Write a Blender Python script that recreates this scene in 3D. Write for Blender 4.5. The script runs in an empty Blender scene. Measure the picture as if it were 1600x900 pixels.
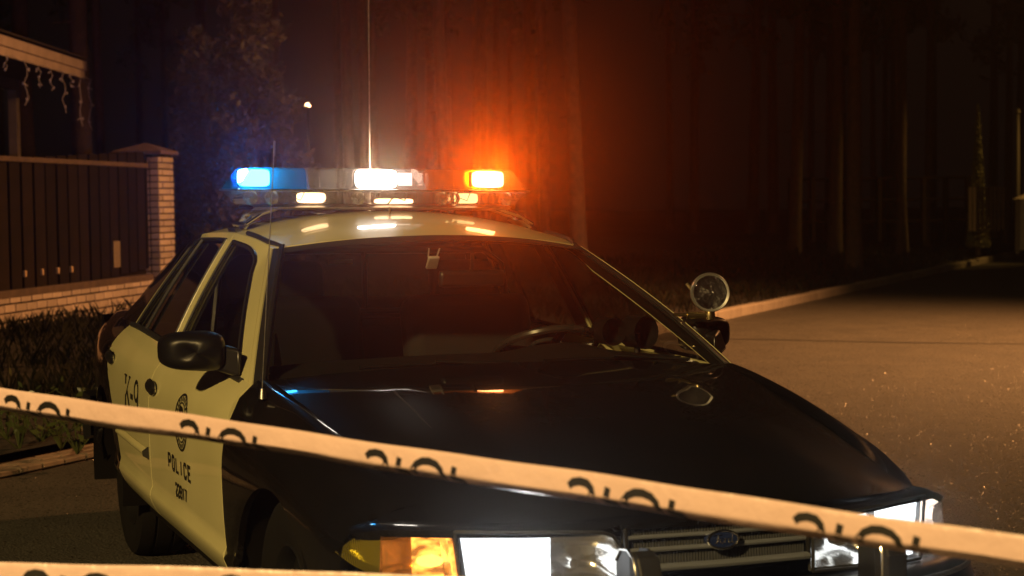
import bpy, bmesh, math, random
import numpy as np
from mathutils import Vector, Matrix
rnd = random.Random(7)
scn = bpy.context.scene
COL = scn.collection
R = math.radians

# ------------------------------------------------------------------ camera, world, exposure
CAM = Vector((4.956, -2.106, 1.517)); YAW, PIT, ROLL = 2.774307, -0.047750, -0.012275
FPX = 2803.85
fw = Vector((math.cos(YAW)*math.cos(PIT), math.sin(YAW)*math.cos(PIT), math.sin(PIT)))
rt = Vector((math.sin(YAW), -math.cos(YAW), 0)); up = rt.cross(fw)
r2 = math.cos(ROLL)*rt + math.sin(ROLL)*up; u2 = -math.sin(ROLL)*rt + math.cos(ROLL)*up
cd = bpy.data.cameras.new('camera'); cam = bpy.data.objects.new('camera', cd); COL.objects.link(cam)
cd.sensor_width = 36; cd.lens = 36*FPX/1600; cd.clip_start = .05; cd.clip_end = 600
mw = Matrix((r2, u2, -fw)).transposed().to_4x4(); mw.translation = CAM; cam.matrix_world = mw
cd.dof.use_dof = True; cd.dof.focus_distance = 6.4; cd.dof.aperture_fstop = 5.0; cd.dof.aperture_blades = 0
scn.camera = cam
world = bpy.data.worlds.new('World'); scn.world = world; world.use_nodes = True
bg = world.node_tree.nodes['Background']; bg.inputs[0].default_value = (.55, .34, .24, 1); bg.inputs[1].default_value = .004
scn.view_settings.view_transform = 'Standard'; scn.view_settings.look = 'None'
scn.view_settings.exposure = 0; scn.view_settings.gamma = 1
scn.cycles.use_denoising = True
scn.cycles.max_bounces = 12; scn.cycles.transparent_max_bounces = 24
scn.cycles.volume_bounces = 0; scn.cycles.volume_step_rate = 4
scn.cycles.sample_clamp_indirect = 4
scn.cycles.caustics_reflective = False; scn.cycles.caustics_refractive = False

def lamp(name, kind, loc, target, power, color, size=.15, cone=None, blend=.5):
    d = bpy.data.lights.new(name, kind); d.energy = power; d.color = color
    o = bpy.data.objects.new(name, d); COL.objects.link(o); o.location = loc
    d.shadow_soft_size = size
    if kind == 'SPOT': d.spot_size = R(cone); d.spot_blend = blend
    if target is not None:
        o.rotation_euler = (Vector(target)-Vector(loc)).to_track_quat('-Z', 'Y').to_euler()
    return o
# two street lamps out of frame: sodium over the far side of the road, yellower one behind the camera
lamp('street_lamp_light', 'SPOT', (-9.5, 12.5, 7.5), (-11.0, 8.0, 0), 12500, (1, .42, .13), .2, 112, 1)
lamp('street_lamp_light', 'SPOT', (7.5, -8.5, 6.5), (-.5, -.2, .2), 6600, (1, .66, .24), .2, 60, .9)

# ------------------------------------------------------------------ materials
def mat(name, base=(.5,.5,.5), rough=.5, metal=0, coat=0, coat_rough=.03, spec=.5, noise=None, bump=None, emit=None, estr=0, trans=None):
    m = bpy.data.materials.new(name); m.use_nodes = True
    nt = m.node_tree; b = nt.nodes['Principled BSDF']
    b.inputs['Base Color'].default_value = (*base, 1); b.inputs['Roughness'].default_value = rough
    b.inputs['Metallic'].default_value = metal; b.inputs['Specular IOR Level'].default_value = spec
    b.inputs['Coat Weight'].default_value = coat; b.inputs['Coat Roughness'].default_value = coat_rough
    if emit: b.inputs['Emission Color'].default_value = (*emit, 1); b.inputs['Emission Strength'].default_value = estr
    tc = nt.nodes.new('ShaderNodeTexCoord')
    if noise:                                   # (scale, second colour, detail[, roughness swing])
        n = nt.nodes.new('ShaderNodeTexNoise'); n.inputs['Scale'].default_value = noise[0]; n.inputs['Detail'].default_value = noise[2]
        nt.links.new(tc.outputs['Object'], n.inputs['Vector'])
        r = nt.nodes.new('ShaderNodeValToRGB'); r.color_ramp.elements[0].position = .35; r.color_ramp.elements[1].position = .68
        r.color_ramp.elements[0].color = (*base, 1); r.color_ramp.elements[1].color = (*noise[1], 1)
        nt.links.new(n.outputs['Fac'], r.inputs['Fac']); nt.links.new(r.outputs['Color'], b.inputs['Base Color'])
        if len(noise) > 3:
            mr = nt.nodes.new('ShaderNodeMapRange'); mr.inputs[3].default_value = rough-noise[3]; mr.inputs[4].default_value = rough+noise[3]
            nt.links.new(n.outputs['Fac'], mr.inputs[0]); nt.links.new(mr.outputs[0], b.inputs['Roughness'])
    if bump:                                    # (scale, strength, distance)
        n = nt.nodes.new('ShaderNodeTexNoise'); n.inputs['Scale'].default_value = bump[0]; n.inputs['Detail'].default_value = 5
        nt.links.new(tc.outputs['Object'], n.inputs['Vector'])
        bp = nt.nodes.new('ShaderNodeBump'); bp.inputs['Strength'].default_value = bump[1]; bp.inputs['Distance'].default_value = bump[2]
        nt.links.new(n.outputs['Fac'], bp.inputs['Height']); nt.links.new(bp.outputs['Normal'], b.inputs['Normal'])
    return m

def glass(name, tint=(.5,.5,.5), ior=1.45, rough=0.0, glow=None, flutes=None, haze=0.0):
    m = bpy.data.materials.new(name); m.use_nodes = True; nt = m.node_tree; nt.nodes.clear()
    N = nt.nodes.new; L = nt.links.new
    out = N('ShaderNodeOutputMaterial'); mix = N('ShaderNodeMixShader'); fr = N('ShaderNodeFresnel'); ge = N('ShaderNodeNewGeometry'); im = N('ShaderNodeMapRange'); im.inputs[3].default_value = ior; im.inputs[4].default_value = 1/ior; L(ge.outputs['Backfacing'], im.inputs[0]); L(im.outputs[0], fr.inputs[0])   # same reflectance from both faces
    tr = N('ShaderNodeBsdfTransparent'); tr.inputs[0].default_value = (*tint, 1)
    gl = N('ShaderNodeBsdfGlossy'); gl.inputs['Roughness'].default_value = rough; gl.inputs[0].default_value = (1,1,1,1)
    first = tr.outputs[0]
    if glow:                                    # light spread inside coloured plastic
        tl = N('ShaderNodeBsdfTranslucent'); tl.inputs[0].default_value = (*glow, 1)
        df = N('ShaderNodeBsdfDiffuse'); df.inputs[0].default_value = (*glow, 1); m2 = N('ShaderNodeMixShader'); m2.inputs[0].default_value = .4; L(tl.outputs[0], m2.inputs[1]); L(df.outputs[0], m2.inputs[2])
        mx = N('ShaderNodeMixShader'); mx.inputs[0].default_value = haze
        L(tr.outputs[0], mx.inputs[1]); L(m2.outputs[0], mx.inputs[2]); first = mx.outputs[0]
    if flutes:
        tc = N('ShaderNodeTexCoord'); w = N('ShaderNodeTexWave'); w.wave_type = 'BANDS'; w.bands_direction = 'Y'
        w.inputs['Scale'].default_value = flutes; L(tc.outputs['Object'], w.inputs['Vector'])
        bp = N('ShaderNodeBump'); bp.inputs['Strength'].default_value = .25; bp.inputs['Distance'].default_value = .0015
        L(w.outputs['Fac'], bp.inputs['Height']); L(bp.outputs['Normal'], gl.inputs['Normal']); L(bp.outputs['Normal'], fr.inputs['Normal'])
    L(fr.outputs[0], mix.inputs[0]); L(first, mix.inputs[1]); L(gl.outputs[0], mix.inputs[2]); L(mix.outputs[0], out.inputs[0])
    return m

def emission(name, color, strength):
    m = bpy.data.materials.new(name); m.use_nodes = True; nt = m.node_tree; nt.nodes.clear()
    o = nt.nodes.new('ShaderNodeOutputMaterial'); e = nt.nodes.new('ShaderNodeEmission')
    e.inputs[0].default_value = (*color, 1); e.inputs[1].default_value = strength
    nt.links.new(e.outputs[0], o.inputs[0]); return m

M = dict(
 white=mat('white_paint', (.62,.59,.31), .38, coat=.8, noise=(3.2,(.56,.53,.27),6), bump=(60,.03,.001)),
 black=mat('black_paint', (.004,.004,.004), .34, coat=1, coat_rough=.03, spec=.06, noise=(6,(.007,.006,.006),6)),
 rubber=mat('black_rubber', (.012,.012,.012), .55, bump=(90,.2,.001)),
 plastic=mat('black_plastic', (.010,.010,.010), .32, bump=(250,.15,.0006)),
 dark=mat('dark_underbody', (.004,.0035,.003), .9, spec=.1),
 tyre=mat('tyre_rubber', (.006,.0055,.005), .75, spec=.2, bump=(120,.3,.002)),
 steel=mat('painted_steel_rim', (.02,.02,.02), .4, metal=.6),
 chrome=mat('chrome', (.78,.77,.75), .2, metal=1, bump=(30,.05,.001)),
 silver=mat('silver_trim', (.46,.52,.66), .28, metal=.75),
 slat=mat('grille_slat_grey', (.10,.11,.13), .35, metal=.4),
 dullmetal=mat('brushed_metal', (.45,.44,.42), .34, metal=1, noise=(40,(.3,.29,.28),4)),
 brass=mat('weathered_plated_arm', (.55,.45,.24), .3, metal=1),
 cloth=mat('seat_cloth', (.016,.014,.013), .9, bump=(200,.3,.002)),
 dash=mat('dashboard_vinyl', (.012,.011,.010), .5, bump=(160,.2,.001)),
 windshield=glass('windshield_glass', (.88,.88,.85), 1.45),
 window=glass('door_glass', (.35,.35,.34), 1.5),
 clear=glass('clear_lens', (.93,.93,.92), 1.5, .02, glow=(1,1,1), haze=.10, flutes=110),
 clearbar=glass('clear_bar_lens', (.90,.90,.90), 1.45, .05, glow=(.95,.93,.9), haze=.13, flutes=30),
 blue=glass('blue_dome', (.08,.50,.95), 1.45, .03, glow=(.0,.42,1), haze=.34),
 amber=glass('amber_dome', (1,.55,.25), 1.45, .03, glow=(1,.32,.05), haze=.28),
 amberlens=glass('amber_lens', (1,.55,.16), 1.5, .04, glow=(1,.45,.12), haze=.20, flutes=90),
 yellowlens=glass('yellowish_lens', (.62,.58,.16), 1.5, .04, glow=(.7,.6,.1), haze=.28, flutes=90),
 reflector=mat('reflector', (.82,.81,.78), .16, metal=1, bump=(26,.35,.006)),
 hot=emission('headlamp_light', (.90,.95,1), 3.2),
 hotwarm=emission('side_lamp_light', (1,.80,.66), 2.2),
 hotamber=emission('turn_signal_light', (1,.66,.34), 6),
 glowamber=emission('turn_signal_glow', (1,.62,.30), .9),
 barwhite=emission('bar_white_light', (1,.90,.78), 26),
 barblue=emission('bar_blue_light', (.5,.85,1), 24),
 baramber=emission('bar_amber_light', (1,.62,.42), 22),
 barwarm=emission('bar_warm_light', (1,.60,.30), 5),
 baralley=emission('bar_alley_light', (1,.62,.22), 2.6),
 mirrorshell=mat('gloss_black_shell', (.006,.006,.006), .36, spec=.2),
 ink=mat('black_ink', (.008,.007,.006), .5),
 badgeblue=mat('badge_blue', (.012,.022,.085), .25, coat=1),
 strip=mat('yellow_strip', (.75,.66,.14), .5),
 paper=mat('pale_plastic', (.30,.28,.25), .5),
)

def mottle(m, scale, lo, hi):                         # uneven brightness of a lit reflector
    nt = m.node_tree; e = nt.nodes['Emission']; tc = nt.nodes.new('ShaderNodeTexCoord'); n = nt.nodes.new('ShaderNodeTexNoise'); n.inputs['Scale'].default_value = scale; n.inputs['Detail'].default_value = 3
    mp = nt.nodes.new('ShaderNodeMapping'); mp.inputs['Scale'].default_value = (1, .5, 1.6); nt.links.new(tc.outputs['Object'], mp.inputs[0]); nt.links.new(mp.outputs[0], n.inputs['Vector'])
    r = nt.nodes.new('ShaderNodeMapRange'); r.inputs[1].default_value = .35; r.inputs[2].default_value = .65; r.inputs[3].default_value = lo; r.inputs[4].default_value = hi
    nt.links.new(n.outputs['Fac'], r.inputs[0]); nt.links.new(r.outputs[0], e.inputs['Strength'])
mottle(M['glowamber'], 30, .4, 4.5); mottle(M['hot'], 18, 2.0, 4.0); mottle(M['hotwarm'], 30, 1.0, 3.0)
# asphalt with glinting grains
def asphalt():
    m = mat('asphalt', (.045,.041,.033), .75, noise=(2.2,(.062,.056,.044),6))
    nt = m.node_tree; b = nt.nodes['Principled BSDF']; N = nt.nodes.new; L = nt.links.new
    tc = N('ShaderNodeTexCoord')
    v = N('ShaderNodeTexVoronoi'); v.inputs['Scale'].default_value = 75; L(tc.outputs['Object'], v.inputs['Vector'])
    n = N('ShaderNodeTexNoise'); n.inputs['Scale'].default_value = 45; n.inputs['Detail'].default_value = 6; L(tc.outputs['Object'], n.inputs['Vector'])
    ad = N('ShaderNodeMath'); ad.operation = 'ADD'; L(v.outputs['Distance'], ad.inputs[0]); L(n.outputs['Fac'], ad.inputs[1])
    bp = N('ShaderNodeBump'); bp.inputs['Strength'].default_value = .8; bp.inputs['Distance'].default_value = .012
    L(ad.outputs[0], bp.inputs['Height']); L(bp.outputs['Normal'], b.inputs['Normal'])
    # shiny grains with their own tilt
    gv = N('ShaderNodeTexVoronoi'); gv.inputs['Scale'].default_value = 150; L(tc.outputs['Object'], gv.inputs['Vector'])
    geo = N('ShaderNodeNewGeometry'); sub = N('ShaderNodeVectorMath'); sub.operation = 'SUBTRACT'; sub.inputs[1].default_value = (.5,.5,.5); L(gv.outputs['Color'], sub.inputs[0])
    sc = N('ShaderNodeVectorMath'); sc.operation = 'SCALE'; sc.inputs['Scale'].default_value = 1.1; L(sub.outputs[0], sc.inputs[0])
    av = N('ShaderNodeVectorMath'); av.operation = 'ADD'; L(sc.outputs[0], av.inputs[0]); L(geo.outputs['Normal'], av.inputs[1])
    nv = N('ShaderNodeVectorMath'); nv.operation = 'NORMALIZE'; L(av.outputs[0], nv.inputs[0])
    gs = N('ShaderNodeBsdfGlossy'); gs.inputs['Roughness'].default_value = .24; gs.inputs[0].default_value = (.30,.29,.26,1); L(nv.outputs[0], gs.inputs['Normal'])
    gw = N('ShaderNodeTexWhiteNoise'); L(gv.outputs['Position'], gw.inputs['Vector'])
    gt = N('ShaderNodeMath'); gt.operation = 'GREATER_THAN'; gt.inputs[1].default_value = .80; L(gw.outputs['Value'], gt.inputs[0])
    gd = N('ShaderNodeMath'); gd.operation = 'LESS_THAN'; gd.inputs[1].default_value = .42; L(gv.outputs['Distance'], gd.inputs[0])
    gm_ = N('ShaderNodeMath'); gm_.operation = 'MULTIPLY'; L(gt.outputs[0], gm_.inputs[0]); L(gd.outputs[0], gm_.inputs[1])
    mxs = N('ShaderNodeMixShader'); L(gm_.outputs[0], mxs.inputs[0]); L(b.outputs[0], mxs.inputs[1]); L(gs.outputs[0], mxs.inputs[2])
    L(mxs.outputs[0], nt.nodes['Material Output'].inputs['Surface'])
    # every stone a slightly different gloss: a few are shiny
    wn = N('ShaderNodeTexWhiteNoise'); L(v.outputs['Position'], wn.inputs['Vector'])
    rp = N('ShaderNodeValToRGB'); rp.color_ramp.interpolation = 'CONSTANT'
    rp.color_ramp.elements[0].color = (.8,.8,.8,1); rp.color_ramp.elements[1].position = .93; rp.color_ramp.elements[1].color = (.22,.22,.22,1)
    L(wn.outputs['Value'], rp.inputs['Fac']); L(rp.outputs['Color'], b.inputs['Roughness'])
    return m
M['asphalt'] = asphalt()
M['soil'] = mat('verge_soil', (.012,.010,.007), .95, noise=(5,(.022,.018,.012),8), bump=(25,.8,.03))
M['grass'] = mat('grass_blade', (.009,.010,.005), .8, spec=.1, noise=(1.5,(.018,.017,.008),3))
M['paver'] = mat('paver', (.20,.15,.11), .85, noise=(14,(.27,.20,.14),6), bump=(80,.5,.004))
M['kerbstone'] = mat('kerb_concrete', (.27,.23,.19), .85, noise=(9,(.36,.31,.26),6), bump=(60,.5,.004))
def vary(m, amount):
    nt = m.node_tree; b = nt.nodes['Principled BSDF']; src = b.inputs['Base Color'].links[0].from_socket
    oi = nt.nodes.new('ShaderNodeObjectInfo'); mr = nt.nodes.new('ShaderNodeMapRange'); mr.inputs[3].default_value = 1-amount; mr.inputs[4].default_value = 1+amount*.6
    hs = nt.nodes.new('ShaderNodeHueSaturation'); nt.links.new(oi.outputs['Random'], mr.inputs[0]); nt.links.new(mr.outputs[0], hs.inputs['Value']); nt.links.new(src, hs.inputs['Color']); nt.links.new(hs.outputs[0], b.inputs['Base Color'])
M['joint'] = mat('sand_joint', (.07,.055,.04), .95)
M['brick'] = mat('pale_silicate_brick', (.46,.38,.31), .85, noise=(7,(.38,.31,.25),6), bump=(70,.5,.004))
M['mortar'] = mat('mortar', (.06,.048,.04), .95)
M['fencewood'] = mat('dark_fence_board', (.015,.009,.0075), .8, spec=.12, noise=(5,(.009,.006,.005),6), bump=(30,.3,.003))
M['rail'] = mat('weathered_rail', (.10,.065,.045), .8, noise=(10,(.06,.04,.03),6))
M['cap'] = mat('cap_concrete', (.13,.085,.065), .8, noise=(10,(.09,.06,.05),5))
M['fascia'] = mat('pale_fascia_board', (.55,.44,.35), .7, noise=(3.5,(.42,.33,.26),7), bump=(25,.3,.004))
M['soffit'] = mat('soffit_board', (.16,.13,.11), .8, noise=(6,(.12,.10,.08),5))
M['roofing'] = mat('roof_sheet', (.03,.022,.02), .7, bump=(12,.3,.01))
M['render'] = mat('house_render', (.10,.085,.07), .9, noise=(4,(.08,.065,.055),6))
M['wire'] = mat('white_wire', (.45,.40,.36), .5)
M['bark'] = mat('pine_bark', (.05,.034,.025), .9, noise=(9,(.085,.052,.035),7), bump=(14,.9,.03))
M['needles'] = mat('pine_needles', (.03,.05,.022), .7, noise=(2,(.05,.065,.03),3))
M['leaf'] = mat('leaf', (.030,.032,.020), .6, noise=(1.7,(.06,.055,.032),4))
M['leafshiny'] = mat('glossy_leaf', (.05,.07,.02), .3, noise=(8,(.09,.10,.03),4))
M['thuja'] = mat('thuja_leaf', (.12,.12,.05), .7, noise=(3,(.2,.18,.08),4))
M['tape'] = mat('plastic_tape', (.78,.56,.52), .36, noise=(4,(.69,.49,.45),6), bump=(7,.6,.03))
for k_, a_ in (('brick',.22),('fencewood',.35),('paver',.25),('kerbstone',.15)): vary(M[k_], a_)
M['globe'] = emission('globe_light', (1,.62,.30), 14)
M['plate'] = mat('notice_plate', (.20,.16,.11), .6, noise=(30,(.14,.11,.08),4))
M['clip'] = mat('pale_patch', (.55,.38,.22), .5)  # pale tone painting light through the fence gaps; also on two gate slats
M['polepaint'] = mat('galvanised_pole', (.16,.14,.12), .6, metal=.2)

# ------------------------------------------------------------------ mesh helpers
class MB:
    def __init__(s): s.v = []; s.f = []; s.sharp = set()
    def add(s, vs, fs):
        o = len(s.v); s.v += [tuple(p) for p in vs]; s.f += [tuple(i+o for i in f) for f in fs]; return o
    def box(s, c, d, rot=None):
        x, y, z = [k/2 for k in d]; pts = [Vector((a*x, b*y, e*z)) for a in (-1,1) for b in (-1,1) for e in (-1,1)]
        if rot: pts = [rot @ p for p in pts]
        c = Vector(c); s.add([c+p for p in pts], [(0,1,3,2),(4,6,7,5),(0,4,5,1),(2,3,7,6),(0,2,6,4),(1,5,7,3)]); return s
    def tube(s, pts, r, n=8, cap=True):
        pts = [Vector(p) for p in pts]; rs = r if isinstance(r, (list, tuple)) else [r]*len(pts); rings = []
        prev = None
        for i, p in enumerate(pts):
            t = (pts[min(i+1, len(pts)-1)]-pts[max(i-1, 0)]).normalized()
            if prev is None: a = t.orthogonal().normalized()
            else: a = (prev - t*prev.dot(t)).normalized()
            prev = a; b = t.cross(a)
            rings.append([p+(a*math.cos(2*math.pi*k/n)+b*math.sin(2*math.pi*k/n))*rs[i] for k in range(n)])
        vs = [q for g in rings for q in g]; fs = []
        for i in range(len(pts)-1):
            for k in range(n): fs.append((i*n+k, i*n+(k+1)%n, (i+1)*n+(k+1)%n, (i+1)*n+k))
        if cap: fs.append(tuple(range(n))[::-1]); fs.append(tuple(range((len(pts)-1)*n, len(pts)*n)))
        s.add(vs, fs); return s
    def lathe(s, prof, o, axis, n=32, close=False):      # prof: (radius, distance along axis)
        axis = Vector(axis).normalized(); a = axis.orthogonal().normalized(); b = axis.cross(a); o = Vector(o)
        vs = []; fs = []; m = len(prof)
        for r_, h in prof:
            for k in range(n):
                th = 2*math.pi*k/n; vs.append(o+axis*h+(a*math.cos(th)+b*math.sin(th))*r_)
        for i in range(m if close else m-1):
            j = (i+1) % m
            for k in range(n): fs.append((i*n+k, i*n+(k+1)%n, j*n+(k+1)%n, j*n+k))
        s.add(vs, fs); return s
    def grid(s, fn, us, vs_, flange=0, inside=None, flip=False):
        nu, nv = len(us), len(vs_)
        P = [[Vector(fn(u, v)) for v in vs_] for u in us]
        base = s.add([P[i][j] for i in range(nu) for j in range(nv)], [])
        idx = lambda i, j: base+i*nv+j
        for i in range(nu-1):
            for j in range(nv-1):
                q = (idx(i,j), idx(i+1,j), idx(i+1,j+1), idx(i,j+1)); s.f.append(q[::-1] if flip else q)
        if flange:
            loop = [(i,0) for i in range(nu)]+[(nu-1,j) for j in range(1,nv)]+[(i,nv-1) for i in range(nu-2,-1,-1)]+[(0,j) for j in range(nv-2,0,-1)]
            ring = []
            for i, j in loop:
                du = P[min(i+1,nu-1)][j]-P[max(i-1,0)][j]; dv = P[i][min(j+1,nv-1)]-P[i][max(j-1,0)]
                n = du.cross(dv)
                if n.length < 1e-9: n = P[i][j]-Vector(inside)
                n.normalize()
                if n.dot(P[i][j]-Vector(inside)) > 0: n = -n
                ring.append(P[i][j]+n*flange)
            rb = s.add(ring, []); k = len(loop)
            for a in range(k):
                b = (a+1) % k; A, B = idx(*loop[a]), idx(*loop[b]); s.f.append((A, B, rb+b, rb+a)); s.sharp.add((min(A,B), max(A,B)))
        return s
    def prism(s, poly, n, depth):                       # closed planar outline pushed along n
        k = len(poly); n = Vector(n)*depth; a = [Vector(p) for p in poly]; vs = a+[p+n for p in a]
        s.add(vs, [tuple(range(k)), tuple(range(2*k-1, k-1, -1))]+[(i, k+i, k+(i+1)%k, (i+1)%k) for i in range(k)]); return s
    def build(s, name, m, parent=None, smooth=True, bevel=0, xf=None, seg=2, angle=40):
        me = bpy.data.meshes.new(name); vs = s.v
        if xf: vs = [xf(Vector(p)) for p in vs]
        me.from_pydata([tuple(p) for p in vs], [], s.f); me.update()
        for mm in (m if isinstance(m, (list, tuple)) else [m]): me.materials.append(mm)
        if smooth:
            for p in me.polygons: p.use_smooth = True
            bm = bmesh.new(); bm.from_mesh(me)
            for e in bm.edges:
                k = (min(e.verts[0].index, e.verts[1].index), max(e.verts[0].index, e.verts[1].index))
                if k in s.sharp or (len(e.link_faces) == 2 and e.calc_face_angle(0) > R(angle)): e.smooth = False
            bm.to_mesh(me); bm.free()
        o = bpy.data.objects.new(name, me); COL.objects.link(o)
        if parent: o.parent = parent
        if bevel:
            b = o.modifiers.new('bevel', 'BEVEL'); b.width = bevel; b.segments = seg; b.limit_method = 'ANGLE'; b.angle_limit = R(40)
        return o
def tag(o, label=None, cat=None, group=None, kind=None):
    if label: o['label'] = label
    if cat: o['category'] = cat
    if group: o['group'] = group
    if kind: o['kind'] = kind
    return o
def empty(name, loc, label=None, cat=None, group=None, kind=None):
    o = bpy.data.objects.new(name, None); COL.objects.link(o); o.location = loc; o.empty_display_size = .3
    return tag(o, label, cat, group, kind)
def lin(a, b, n): return [a+(b-a)*i/(n-1) for i in range(n)]
def lerp(a, b, t): return a+(b-a)*t
def curve(xs, ys):                                     # monotone cubic through points
    x = np.array(xs, float); y = np.array(ys, float); h = np.diff(x); d = np.diff(y)/h; m = np.zeros_like(x)
    m[0], m[-1] = d[0], d[-1]
    for i in range(1, len(x)-1):
        m[i] = 0 if d[i-1]*d[i] <= 0 else 2*d[i-1]*d[i]/(d[i-1]+d[i])
    x = x.tolist(); y = y.tolist(); m = m.tolist(); n = len(x)
    def f(t):
        if t <= x[0]: return y[0]
        if t >= x[-1]: return y[-1]
        i = 0
        while t > x[i+1]: i += 1
        H = x[i+1]-x[i]; s = (t-x[i])/H
        return (1+2*s)*(1-s)**2*y[i]+s*(1-s)**2*H*m[i]+s*s*(3-2*s)*y[i+1]+s*s*(s-1)*H*m[i+1]
    return f
def strokes(mb, fn, lines, w):                         # flat lettering strokes mapped by fn(x, y)
    for ln in lines:
        pts = [Vector((*p, 0)) for p in ln]
        L = []; Rr = []
        for i, p in enumerate(pts):
            a = pts[max(i-1,0)]; b = pts[min(i+1,len(pts)-1)]; t = (b-a).normalized(); n = Vector((-t.y, t.x, 0))
            k = 1.0
            if 0 < i < len(pts)-1:
                c = ((p-a).normalized()).dot(t); k = 1/max(c, .5)
            L.append(p+n*w/2*k); Rr.append(p-n*w/2*k)
        o = mb.add([fn(q.x, q.y) for q in L]+[fn(q.x, q.y) for q in Rr], [])
        n = len(pts); mb.f += [(o+i, o+i+1, o+n+i+1, o+n+i) for i in range(n-1)]
def arc(cx, cy, rx, ry, a0, a1, n=10): return [(cx+rx*math.cos(R(a)), cy+ry*math.sin(R(a))) for a in lin(a0, a1, n)]

# ================================================================== GROUND (road frame: n away from road, e along it)
S2 = math.sqrt(.5)
def ne(n, e, z=0): return Vector((-S2*n-S2*e, -S2*n+S2*e, z))
def vz(n): return .10+.055*max(0, min(n, 16)-5.2)
g = MB(); g.grid(lambda u, v: ne(u, v, 0), lin(-60, 4.72, 14), lin(-40, 130, 30))
tag(g.build('road', M['asphalt']), 'dark asphalt road surface glinting under the street lamps', kind='structure')
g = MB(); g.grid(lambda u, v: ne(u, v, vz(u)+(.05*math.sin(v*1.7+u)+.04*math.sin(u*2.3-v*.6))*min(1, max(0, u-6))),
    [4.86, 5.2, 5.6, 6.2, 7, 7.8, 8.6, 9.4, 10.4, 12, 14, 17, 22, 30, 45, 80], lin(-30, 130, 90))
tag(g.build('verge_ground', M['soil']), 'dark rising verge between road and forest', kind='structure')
# transverse dark joint across the asphalt
g = MB(); w0, w1 = Vector((-12.491, 6.879, .004)), Vector((-8.6, 11.3, .004))
pts = []
for i in range(60):
    t = i/59; p = w0.lerp(w1, lerp(-.35, 1.25, t)); d = (w1-w0).normalized(); nn = Vector((-d.y, d.x, 0))
    off = .05*math.sin(t*9)+.03*math.sin(t*23+1); wd = .035+.012*math.sin(t*31)
    pts.append((p+nn*(off-wd), p+nn*(off+wd)))
g.add([q for a in pts for q in a], [(2*i, 2*i+1, 2*i+3, 2*i+2) for i in range(59)])
tag(g.build('road_joint', mat('tar_joint', (.012,.010,.009), .8)), 'thin dark tar joint running across the asphalt', kind='structure')
# kerb stones along the far edge, pavers of the drive at left
kerb = empty('kerb', ne(4.79, 7), 'pale concrete kerb along the far edge of the road', kind='structure')
kb = MB(); kb.box((0,0,0), (.145, .985, .30)); kme = None
for i in range(46):
    e = 7.0+i*1.0
    if kme is None:
        o = kb.build('kerb_stone', M['kerbstone'], kerb, smooth=False, bevel=.02); kme = o
    else:
        o = kme.copy(); COL.objects.link(o)
    o.parent = kerb
    o.location = ne(4.79, e)-ne(4.79, 7)+Vector((0, 0, -.03+rnd.uniform(-.006, .006)))
    o.rotation_euler = (0, 0, R(45)+rnd.uniform(-.006, .006))
paving = empty('paving', ne(4.7, 1), 'brown block paving of the drive beside the road', kind='structure')
bed = MB(); bed.grid(lambda u, v: ne(u, v, .016)-ne(4.7, 1), [4.66, 4.9, 5.62], lin(-4, 7, 12)); bed.build('sand_bed', M['joint'], paving)
pme = None; cnt = 0
for i in range(9):
    for j in range(32):
        n = 4.72+i*.102; e = .6+j*.203+(.1 if i % 2 else 0)
        if pme is None:
            b = MB(); b.box((0,0,0), (.093, .193, .06)); o = b.build('paver', M['paver'], paving, smooth=False, bevel=.006, seg=1); pme = o
        else: o = pme.copy(); COL.objects.link(o)
        o.parent = paving; o.location = ne(n, e, .012+rnd.uniform(-.004, .004))-ne(4.7, 1)
        o.rotation_euler = (rnd.uniform(-.02,.02), rnd.uniform(-.02,.02), R(45)+rnd.uniform(-.02,.02))
# grass
def blades(name, count, nr, er, hmin, hmax, label):
    vs = np.empty((count*4, 3)); rs = np.random.RandomState(3)
    n = rs.uniform(*nr, count); e = rs.uniform(*er, count)
    cl = np.sin(n*3.1+e*1.3)+np.sin(e*2.1-n*1.9)+rs.uniform(-1.4, 1.4, count); keep = cl > -.4
    n, e = n[keep], e[keep]; k = len(n)
    x = -S2*n-S2*e; y = -S2*n+S2*e; z = .09+.055*np.clip(np.minimum(n,16)-5.2, 0, None)
    h = rs.uniform(hmin, hmax, k); a = rs.uniform(0, 6.283, k); w = rs.uniform(.004, .009, k); ln = rs.uniform(-.6, .6, k)*h; lm = rs.uniform(-.6, .6, k)*h
    V = np.zeros((k, 4, 3))
    V[:,0] = np.stack([x-w*np.cos(a), y-w*np.sin(a), z-.02], 1); V[:,1] = np.stack([x+w*np.cos(a), y+w*np.sin(a), z-.02], 1)
    V[:,2] = np.stack([x+ln*.4+w*.7*np.cos(a), y+lm*.4+w*.7*np.sin(a), z+h*.6], 1); V[:,3] = np.stack([x+ln, y+lm, z+h], 1)
    me = bpy.data.meshes.new(name); me.from_pydata(V.reshape(-1,3).tolist(), [], [t for i in range(k) for t in ((4*i,4*i+1,4*i+2),(4*i,4*i+2,4*i+3))])
    me.materials.append(M['grass']); o = bpy.data.objects.new(name, me); COL.objects.link(o)
    return tag(o, label, 'grass', kind='stuff')
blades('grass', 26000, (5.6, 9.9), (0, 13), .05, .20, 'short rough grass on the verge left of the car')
blades('grass', 26000, (4.95, 10), (13, 40), .05, .22, 'rough dark grass behind the kerb at right')

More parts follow.
